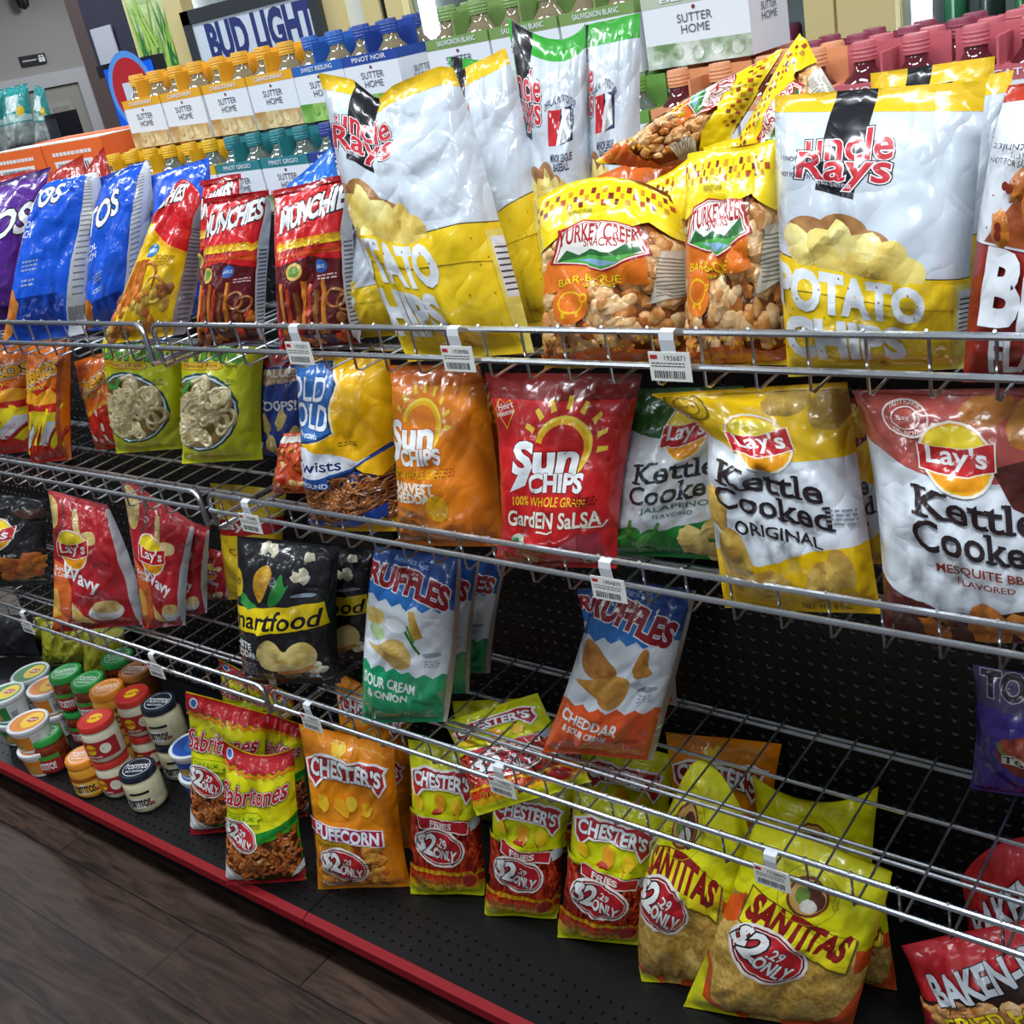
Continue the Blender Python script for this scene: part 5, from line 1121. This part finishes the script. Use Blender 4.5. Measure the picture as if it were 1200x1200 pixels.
for kind,px,py,lv,lb in JARS:
    P=onz(px,py,Z_DECK+.107*(lv+1))
    r0=D2R(30)
    if lv==1:
        low={'green-lidded salsa jar atop its stack, left of the other tall green-lidded one':'green-lidded salsa jar beneath the left tall green stack','green-lidded salsa jar atop its stack, left of the orange lid':'green-lidded salsa jar beneath the stack left of the orange lid','dark green-lidded jar far back under the lowest wire shelf':'jar beneath the dark green-lidded one far back','brown-lidded jar far back under the lowest wire shelf':'jar beneath the brown-lidded one far back'}.get(lb, lb.split(' jar')[0]+' jar underneath the '+{'queso':'rear orange-lidded one','onion':'front red-lidded one' if py>830 else 'rear red-lidded one','white':'upper black-lidded one'}[kind] if kind in('queso','onion','white') else lb)
        jar(P[0],P[1],Z_DECK+.0005,kind,low,r0+.25*math.sin(px)); jar(P[0],P[1],Z_DECK+.1085,kind,lb,r0+.2*math.sin(py))
    else: jar(P[0],P[1],Z_DECK+.0005,kind,lb,r0)
TUBS=[('green',5,812,1,'white tub of dip with green lid cut by the left edge of the picture','lower white green-label tub at the left edge'),
 ('green',35,788,1,'white tub of dip with green and yellow lid at the back left','lower white tub beneath the green and yellow lidded one'),
 ('orange',32,845,1,'white tub of dip with orange lid at the front left','lower white tub beneath the front orange-lidded one'),
 ('orange',54,803,1,'white tub of dip with orange lid tucked behind the green-lidded jars','lower white tub tucked behind the green-lidded jars'),
 ('blue',224,872,1,'blue and white tub of dip half hidden behind the chili twist bag','lower blue and white tub behind the chili twist bag')]
for kind,px,py,lv,lb,low in TUBS:
    P=onz(px,py,Z_DECK+.0745*(lv+1)+.0005)
    tub(P[0],P[1],Z_DECK+.0005,kind,low,D2R(30)); tub(P[0],P[1],Z_DECK+.0757,kind,lb,D2R(25))
JP=[]

# ---------------------------------------------------------------- small wine bottle packs on the far side of the gondola
WG='packs of small wine bottles behind the snack rack'
_wp={}
def wine_pack(x,y,z,col,label,word,pic,w_=.135,glass='#85785e',logo=True):
    d=.125; t=thing('wine_pack',(x,y,z),label,'wine pack',WG)
    k=(col,word,pic,w_,glass)
    def put(o_,parent):
        o=o_.copy(); COL.objects.link(o); o.parent=parent; return o
    if k in _wp:
        r=_wp[k]
        for ch in r.children:
            c=put(ch,t)
            for g in ch.children: put(g,c)
        return t
    _wp[k]=t
    cm=plain(col,.45); wt=plain('#e4e8ee',.5); c=MB(); h0=.084; h1=.100
    c.box((-w_/2,-d/2,0),(w_/2,d/2,h0),wt); c.box((-w_/2-.0004,-d/2-.0004,h0-.001),(w_/2+.0004,d/2+.0004,h1),cm)
    carrier=c.build('carrier',t)
    hp=MB(); hp.box((-w_/2,-.0015,h1-.002),(w_/2,.0015,.143),cm); hp.box((-.0015,-d/2,h1-.002),(.0015,d/2,.134),cm); hp.build('handle_panel',t)
    pr=MB(); ink=plain('#5a5d66',.6); y0=-d/2-.0008
    P1=food(pic[0],pic[1],26,.5)
    pr.quad([(-w_/2,y0,0),(w_/2,y0,0),(w_/2,y0,.030),(-w_/2,y0,.033)],P1)
    for q_ in range(5):
        r=.010; px_=-w_*.38+w_*.19*q_; pr.add([(px_+r*math.cos(q*.5236),y0-.0003-.0001*q_,.015+.010*math.sin(q*.5236)+.004*(q_%2)) for q in range(12)],[list(range(12))],food(pic[1],pic[0],40,.5))
    for st,zz,hh,ww in (('SUTTER',.064,.0115,.056),('HOME',.049,.0115,.046)):
        v,f=placed_text(st,0,zz,ww,hh,b=0); pr.add([(q[0],y0-.0003,q[1]) for q in v],f,ink)
    pr.add([(.003*math.cos(q),y0-.0003,.077+.003*math.sin(q)) for q in range(6)],[list(range(6))],plain('#7a2a34',.5))
    v,f=placed_text(word,0,(h0+h1)/2,w_*.62,.008,b=.01); pr.add([(q[0],y0-.0009,q[1]) for q in v],f,wt)
    x0=w_/2+.0008
    for st,zz in (('SUTTER',.060),('HOME',.047)):
        v,f=placed_text(st,0,zz,.05,.0105,b=0); pr.add([(x0,q[0],q[1]) for q in v],f,ink)
    pr.build('label_print',carrier)
    gm=plain(glass,.06,0,.9)
    for i in (-1,1):
        for j in (-1,1):
            b=MB(); b.lathe([(.024,.060),(.029,.090),(.027,.101),(.019,.110),(.0145,.116),(.0138,.129)],gm,18,(i*w_/4,j*d/4,0)); bo=b.build('bottle',t)
            kp=MB(); kp.lathe([(.0160,.125),(.0162,.145),(.0148,.1482),(0,.1482)],cm,18,(i*w_/4,j*d/4,0))
            for q in range(3): kp.lathe([(.0160,.128+.005*q),(.0168,.130+.005*q),(.0160,.132+.005*q)],cm,18,(i*w_/4,j*d/4,0))
            kp.build('cap',bo)
    return t
ZW=1.4395
LOWR=[(-.655,'#e3b21e','CHARDONNAY',('#e6d2a0','#b98d4e'),'golden-capped wine pack, leftmost of the lower row'),(-.515,'#e3b21e','CHARDONNAY',('#e6d2a0','#b98d4e'),'golden-capped wine pack, second from left in the lower row'),(-.375,'#e3b21e','CHARDONNAY',('#e6d2a0','#b98d4e'),'golden-capped wine pack of the lower row, next to the teal caps'),
 (-.235,'#2e7f86','PINOT GRIGIO',('#b8d090','#5f8a3a'),'teal-capped wine pack of the lower row, next to the golden caps'),(-.095,'#2e7f86','PINOT GRIGIO',('#b8d090','#5f8a3a'),'teal-capped wine pack of the lower row, next to the dark blue caps'),
 (.045,'#34408f','MOSCATO',('#b8d090','#5f8a3a'),'dark blue-capped wine pack of the lower row, beside the teal caps'),(.185,'#34408f','MOSCATO',('#b8d090','#5f8a3a'),'dark blue-capped wine pack of the lower row, mostly behind the big potato bag'),
 (.65,'#6d9a4a','SAUVIGNON BLANC',('#cfe0b8','#6a9a4a'),'green-capped wine pack of the lower row beside the clear pork rind bag'),(.79,'#e39a6c','WHITE ZINFANDEL',('#f0c8b0','#d0785a'),'peach-capped wine pack of the lower row, left one'),(.93,'#e39a6c','WHITE ZINFANDEL',('#f0c8b0','#d0785a'),'peach-capped wine pack of the lower row, right one beside the maroon caps'),
 (1.065,'#c4626c','MOSCATO',('#e0a0a0','#a04a54'),'pink-capped wine pack of the lower row, left one'),(1.205,'#c4626c','MOSCATO',('#e0a0a0','#a04a54'),'pink-capped wine pack of the lower row, second from left'),(1.345,'#c4626c','MOSCATO',('#e0a0a0','#a04a54'),'pink-capped wine pack at the right edge of the picture')]
for x,c_,wd_,pic,lb in LOWR:
    g='#5a2028' if c_ in('#c4626c','#e39a6c') else '#5f6a62'
    wine_pack(x,.5205,ZW,c_,lb,wd_,pic,.135,g)
for i,x in enumerate((.80,.94,1.08,1.22,1.36)):
    c_=('#d98d6c','#8e3a50','#8e3a50','#c4626c','#c4626c')[i]
    wine_pack(x,.6505,ZW,c_,('peach-capped wine pack in the second row back','maroon-capped wine pack in the second row back, left one','maroon-capped wine pack in the second row back, right one','pink-capped wine pack in the second row back, left one','pink-capped wine pack in the second row back, at the right edge')[i],'MOSCATO',('#e0a0a0','#a04a54'),.135,'#5a2028')
UPR=[(-.575,'#e6a92a','CHARDONNAY',('#e6d2a0','#b98d4e'),'golden wine pack of the upper row, leftmost'),(-.435,'#e6a92a','CHARDONNAY',('#e6d2a0','#b98d4e'),'golden wine pack of the upper row, second from left'),(-.290,'#e6a92a','CHARDONNAY',('#e6d2a0','#b98d4e'),'golden wine pack of the upper row, third from left'),(-.150,'#e6a92a','CHARDONNAY',('#e6d2a0','#b98d4e'),'golden wine pack of the upper row, beside the blue one'),
 (-.013,'#2c62b4','SWEET RIESLING',('#a8d070','#5a9a2a'),'blue-capped wine pack with green picture in the upper row'),(.124,'#27479a','PINOT NOIR',('#a8d070','#5a9a2a'),'dark blue-capped wine pack in the upper row above the big potato bag'),
 (.330,'#7d9a58','SAUVIGNON BLANC',('#dfe6e0','#9ab88a'),'olive green wine pack of the upper row, left of its row'),(.470,'#7d9a58','SAUVIGNON BLANC',('#dfe6e0','#9ab88a'),'olive green wine pack of the upper row, middle one'),(.610,'#7d9a58','SAUVIGNON BLANC',('#dfe6e0','#9ab88a'),'olive green wine pack of the upper row behind the green-topped potato bags')]
for x,c_,wd_,pic,lb in UPR: wine_pack(x,.585,ZW+.1490,c_,lb,wd_,pic,.135)
wine_pack(.765,.585,ZW+.1490,'#c9d2c0','SAUVIGNON BLANC',('#e0e6e0','#6a8a54'),'wide white wine pack with picnic picture in the upper row','PINOT' and 'BLANC',) if False else wine_pack(.775,.585,ZW+.1490,'#b9c4ae','white wine pack with picnic picture, rightmost of the upper row','BLANC',('#e4ebe4','#6f8f5c'),.17)
# orange cartons
def carton(x0,x1,label):
    t=thing('snack_carton',((x0+x1)/2,.62,ZW),label,'carton','orange cartons behind the purple bag'); w2=(x1-x0)/2; om=plain('#e8682a',.5)
    b=MB(); b.box((-w2,-.12,0),(w2,.12,.188),om); bx=b.build('box_body',t)
    f=MB(); f.box((-w2,-.12,.188),(w2,-.02,.190),plain('#d9cfc4',.6)); f.box((-w2,.02,.188),(w2,.12,.1905),om); f.build('flap',t)
    p=MB(); wt=plain('#e6e6e6',.5); ink=plain('#2a2a2e',.6)
    for px_ in (-.02,):
        p.quad([(px_-w2*.55,-.1206,.085),(px_+w2*.75,-.1206,.085),(px_+w2*.75,-.1206,.148),(px_-w2*.55,-.1206,.148)],wt)
        rg=random.Random(3); u=px_-w2*.45
        while u<px_+w2*.6:
            q=rg.uniform(.002,.006); p.quad([(u,-.1210,.095),(u+q,-.1210,.095),(u+q,-.1210,.142),(u,-.1210,.142)],ink); u+=q+rg.uniform(.002,.005)
    rg=random.Random(5); u=-w2*.7
    while u<w2*.6:
        q=rg.uniform(.006,.015); p.quad([(u,-.1206,.160),(u+q,-.1206,.160),(u+q,-.1206,.168),(u,-.1206,.168)],wt); u+=q+.003
    p.build('box_print',bx)
carton(-1.25,-.99,'orange carton with barcode, left one behind the purple bag'); carton(-.985,-.735,'orange carton with barcode, right one beside the golden wine caps')

# ---------------------------------------------------------------- background: coolers, posters, drink machine, far rack
CY=2.1
def cp(px,py,y=CY): return ony(px,py,y)
def xat(px,py,y=CY): return float(cp(px,py,y)[0])
TAN=plain('#d8c58c',.5); SEAM=plain('#1c1a18',.5)
p1a,p1b,p2a,p2b=xat(203,15),xat(224,15),xat(386,5),xat(408,20)
p3a,p3b,p4a,p4b=xat(438,30),xat(463,50),xat(470,50),xat(492,60)
p5a,p5b,p5c,p5d=xat(958,20),xat(984,20),xat(988,20),xat(1056,15)
def cooler(x0,x1,label,posts,pane=True,shelves=True,seed=1,poster=None):
    t=thing('beverage_cooler',((x0+x1)/2,CY,0),label,'drinks cooler','lit drinks coolers along the back'); O=(-(x0+x1)/2,-CY,0)
    b=MB(); wm=plain('#dfe6ea',.5); 
    b.box((x0,CY+.62,0),(x1,CY+.66,2.25),wm); b.box((x0,CY+.02,0),(x0+.02,CY+.62,2.25),wm); b.box((x1-.02,CY+.02,0),(x1,CY+.62,2.25),wm); b.box((x0,CY+.02,2.21),(x1,CY+.62,2.25),wm); b.box((x0,CY+.02,0),(x1,CY+.62,.12),wm)
    b.build('cabinet',t,O)
    for (a,c) in posts:
        m_=MB(); m_.box((a,CY-.04,0),(c,CY+.02,2.3),TAN); m_.build('door_frame',t,O)
    m_=MB(); m_.box((x0,CY-.04,2.2),(x1,CY+.02,2.34),TAN); m_.build('header',t,O)
    if pane:
        g=MB(); g.box((x0,CY-.004,.1),(x1,CY+.002,2.2),glassy('#eef6f4',.0)); g.build('glass_pane',t,O)
    lt=MB(); lt.box((x0+.03,CY+.03,1.2),(x0+.06,CY+.06,2.2),plain('#ffffff',.4,0,.5,'#f4fbff',9)); lt.build('interior_lamp',t,O)
    if shelves:
        for z in (.55,.98,1.40,1.82):
            s_=MB(); s_.box((x0+.02,CY+.1,z-.012),(x1-.02,CY+.60,z),plain('#c9ced2',.4,.6)); s_.build('shelf',t,O)
    return t
cooler(p1a,p2b,'drinks cooler with tan posts behind the beer poster',[(p1a,p1b),(p2a,p2b)],False,False)
cooler(p3a-.0,p4b,'narrow pale cooler panel with two tan posts and black seam',[(p3a,p3b),(p4a,p4b)],False,False)
tag(MB().box((-.004,-.01,0),(.004,.01,2.2),SEAM).build('door_gasket',None,((p3b+p4a)/2,CY-.03,0)),'black rubber seam between two tan cooler posts','gasket')
tag(MB().box((p2b,CY+.0,0),(p3a,CY+.03,2.3),plain('#e6ebe4',.5)).build('cooler_panel'),'white cooler side panel between tan posts','panel')
cooler(p4b,p5a,'wide lit drinks cooler behind the olive green wine packs',[(p5a-.02,p5a)],True,True)
cooler(p5a,p5d,'tan cooler frame section above the peach wine caps',[(p5a,p5b),(p5c,p5d)],False,False)
cooler(p5d,p5d+1.2,'dark drinks cooler at the upper right',[(p5d+1.14,p5d+1.2)],True,True)
# drinks standing in the lit coolers: cans and bottles along each shelf
def drink(x,y,z,c,label,can=False):
    t=thing('drink_bottle' if not can else 'drink_can',(x,y,z),label,'drink','drinks standing in the lit coolers'); b=MB()
    if can: b.lathe([(.026,0),(.033,.008),(.033,.110),(.027,.122)],plain(c,.25,.3),16); b.build('can_body',t); k=MB(); k.lathe([(.026,.122),(.024,.119),(0,.119)],STEEL,16); k.build('can_lid',t)
    else: b.lathe([(.030,0),(.033,.006),(.033,.15),(.016,.20),(.013,.225)],plain(c,.12,0,.8),16); b.build('bottle_body',t); k=MB(); k.lathe([(.016,.222),(.016,.240),(0,.241)],plain('#e8e8ea',.4),14); k.build('cap',t)
rg=random.Random(11); cols=['#c22a3a','#d8d8dc','#f2d21a','#8a1a3a','#e8e4da','#c8d4d8','#b23a6a']
n=0; xx=p4b+.08; nm={'#c22a3a':'red','#d8d8dc':'silver','#f2d21a':'yellow','#8a1a3a':'dark red','#e8e4da':'cream','#c8d4d8':'pale blue','#b23a6a':'magenta'}
while xx<p5a-.08:
    for z in (1.40,1.82):
        c=cols[rg.randrange(len(cols))]
        drink(xx,CY+.2,z,c,'%s drink in the lit cooler, %s shelf, %s'%(nm[c],'upper' if z>1.6 else 'lower','place %d from its left post'%(n+1)),rg.random()<.3)
    xx+=.085; n+=1
xx=p5d+.08; n=0
while xx<p5d+.9:
    for z in (1.40,):
        c=['#1f5a3a','#2a3a34','#3a7a4a'][n%3]; drink(xx,CY+.2,z,c,'dark green drink in the right cooler, place %d from its left post'%(n+1))
    xx+=.09; n+=1
# beer poster
fr=[cp(226,22),cp(384,-10),cp(400,70),cp(250,110)]
x0,x1=xat(226,20),xat(385,-5); zt=float(cp(228,22)[2])+.03; zb=1.42
t=thing('beer_poster',((x0+x1)/2,CY-.05,zb),'framed white beer poster with large dark blue lettering behind the wine packs','poster')
w2=(x1-x0)/2; hz=zt-zb
f=MB(); fm=plain('#3a3d42',.4)
for a,b in (((-w2,-.012,0),(-w2+.05,.01,hz)),((w2-.05,-.012,0),(w2,.01,hz)),((-w2,-.012,hz-.05),(w2,.01,hz)),((-w2,-.012,0),(w2,.01,.05))): f.box(a,b,fm)
f.build('frame',t); 
s_=MB(); s_.box((-w2+.05,-.006,.05),(w2-.05,.008,hz-.05),plain('#d9e4f0',.35)); sh=s_.build('sheet',t)
tx=MB(); ca=ony(304,37,CY-.056); tw=abs(xat(362,22)-xat(246,62))
v,ff=placed_text('BUD LIGHT',0,0,tw,.125,b=.05,rot=0); tx.add([(q[0]+ca[0]-(x0+x1)/2,-.0066,q[1]+ca[2]-zb) for q in v],ff,plain('#2c3a78',.5)); tx.build('lettering',sh)
# plant poster
a,b,c,d=cp(150,-12),cp(212,-30),cp(232,64),cp(172,82)
X0,X1=xat(152,5),xat(199,5); Zt=2.1; Zb=float(cp(185,76)[2])-.25
t=thing('plant_poster',((X0+X1)/2,CY-.02,Zb),'green plant poster with grass leaves and tan frame left of the beer poster','poster')
w2=(X1-X0)/2
m_=MB(); m_.box((-w2-.02,0,0),(w2+.02,.03,Zt-Zb),plain('#d9cfa0',.5)); m_.build('frame',t)
m_=MB(); m_.quad([(-w2,-.001,.02),(w2,-.001,.02),(w2,-.001,Zt-Zb-.02),(-w2,-.001,Zt-Zb-.02)],food('#a8c878','#dbe2b0',6,.5)); hz=Zt-Zb
rg=random.Random(4)
for k in range(60):
    x=rg.uniform(-w2*.9,w2*.9); z=rg.uniform(.05,hz*.6); l=rg.uniform(.10,.28); dx=rg.uniform(-.08,.08)
    z2=min(z+l,hz-.03); xx=max(-w2,min(w2,x+dx))
    m_.add([(x-.010,-.0015-.0001*k,z),(x+.010,-.0015-.0001*k,z),(xx,-.0015-.0001*k,z2)],[(0,1,2)],plain(['#4f9a4a','#86b84a','#2f7a44','#a9cf5e'][k%4],.5))
m_.build('picture',t)
# dark hanging cabinet with paper notice, drink machine below
Xa,Xb=xat(98,10),xat(158,40)
zc=float(cp(140,72)[2])
t=thing('wall_cabinet',((Xa+Xb)/2,CY-.02,zc),'dark blue-black cabinet hanging high at upper left','cabinet'); w2=(Xb-Xa)/2
m_=MB(); m_.box((-w2,0,0),(w2,.5,.9),plain('#3b3b49',.35)); m_.build('body',t); m_=MB(); m_.box((-w2,-.012,-.05),(w2,.5,0),plain('#24242a',.4)); m_.build('bottom_rail',t)
Xm=xat(108,45)
m_=MB(); m_.box((Xa-.28,CY+.1,1.0),(Xa,CY+.4,2.9),plain('#5a4a48',.6)); tag(m_.build('wood_column'),'dark brown column beside the hanging cabinet','column')
pn=[cp(100,36,CY-.06),cp(124,29,CY-.06),cp(134,72,CY-.06),cp(112,78,CY-.06)]
zT=(pn[0][2]+pn[1][2])/2; zB=(pn[2][2]+pn[3][2])/2; xa=(pn[0][0]+pn[3][0])/2; xb=(pn[1][0]+pn[2][0])/2
tag(MB().box((0,0,zB),(xb-xa,.006,zT),plain('#b9bbc6',.6)).build('paper_notice',None,(xa,CY-.035,0)),'pale paper notice hanging left of the dark cabinet','notice')
DY=1.45
bl=[cp(121,80,DY),cp(160,70,DY),cp(152,142,DY),cp(137,146,DY)]
xa=xat(130,110,DY); xb=xat(184,105,DY); zT=float(cp(135,79,DY)[2]); zB=1.0
t=thing('lit_sign',((xa+xb)/2,DY,0),'blue lit drink sign with red and white round emblem behind the golden wine packs','sign'); w2=(xb-xa)/2
m_=MB(); m_.box((-w2-.02,.012,0),(w2+.01,.06,zT+.012),plain('#20222a',.4)); m_.build('cabinet',t)
m_=MB(); m_.box((-w2,0,zB),(w2,.012,zT),plain('#1d62e0',.3,0,.5,'#1558e8',.55)); pnl=m_.build('lit_panel',t)
m_=MB(); cz=float(cp(150,108,DY)[2]); cx=.0
m_.add([(cx+.98*w2*math.cos(k*.2618),-.001,cz+.98*w2*math.sin(k*.2618)) for k in range(24)],[list(range(24))],plain('#5a9ae8',.4,0,.5,'#5a9ae8',.4)); m_.add([(cx+.82*w2*math.cos(k*.2618),-.0015,cz+.82*w2*math.sin(k*.2618)) for k in range(24)],[list(range(24))],plain('#c22a34',.4,0,.5,'#c22a34',.3))
m_.box((cx-.35*w2,-.003,cz-.03),(cx+.9*w2,-.0016,cz+.03),plain('#d9e2f2',.4,0,.5,'#d9e2f2',.3)); m_.build('emblem',pnl)
# far rack with teal bags at the left
RY=1.25
q0=ony(-40,168,RY); q1=ony(75,168,RY); zr=float(q1[2])
t=thing('far_rack',((q0[0]+q1[0])/2,RY+.15,0),'dark rack beyond the orange cartons carrying the teal bags','rack'); w2=(q1[0]-q0[0])/2+.02
m_=MB(); m_.box((-w2,-.2,zr-.02),(w2,.12,zr),BLK); m_.build('shelf_top',t); m_=MB(); m_.box((-w2,-.18,0),(w2,.11,zr-.02),BLK2); m_.build('cabinet',t)
teal=Art(1.3,food('#c9d2d0','#8f9a98',30,.3)); teal.R(0,.42,1,1,'#2f9a98'); teal.W('#bfe0dc',.44,.52,3,.05); teal.R(.25,.60,.7,.85,'#cfe4e2'); teal.E(.8,.6,.1,.1,'#f0c81a'); teal.done()
bag(teal,'teal and clear snack bag on the far rack, left one at the picture edge',(-30,108),(8,104),(6,168),(-35,170),y0=RY-.02,z=zr,yaw=25,lean=4,seed=90,group='teal bags on the far rack',T=.08)
bag(teal,'teal and clear snack bag on the far rack, the wide middle one',(4,104),(32,97),(44,165),(6,168),y0=RY-.04,z=zr,yaw=25,lean=4,seed=91,group='teal bags on the far rack',T=.08)
bag(teal,'teal snack bag on the far rack seen edge-on, beside the dark box',(40,99),(52,104),(66,162),(42,165),y0=RY-.03,z=zr,yaw=25,lean=4,seed=92,group='teal bags on the far rack',T=.05)
P=ony(70,160,RY); m_=MB(); m_.box((-.055,-.03,0),(.055,.05,.10),BLK); m_.box((-.045,-.032,.02),(.045,-.03,.085),plain('#3a3d44',.2)); tag(m_.build('card_reader',None,(P[0]+.02,RY,zr)),'small dark box beside the teal bags on the far rack','box')
# camera dome high on the left wall
P=wallpt(23,8)
t=thing('security_camera',(WX,P[1],P[2]),'small black security camera at the top left on the grey wall','camera'); m_=MB(); m_.tube([(0,0,.12),(.08,0,.10)],.02,BLK); m_.build('bracket',t); m_=MB(); m_.lathe([(0,-.09),(.05,-.06),(.06,0),(.05,.06),(.02,.09)],BLK,16,(.10,0,.05)); m_.build('camera_head',t)
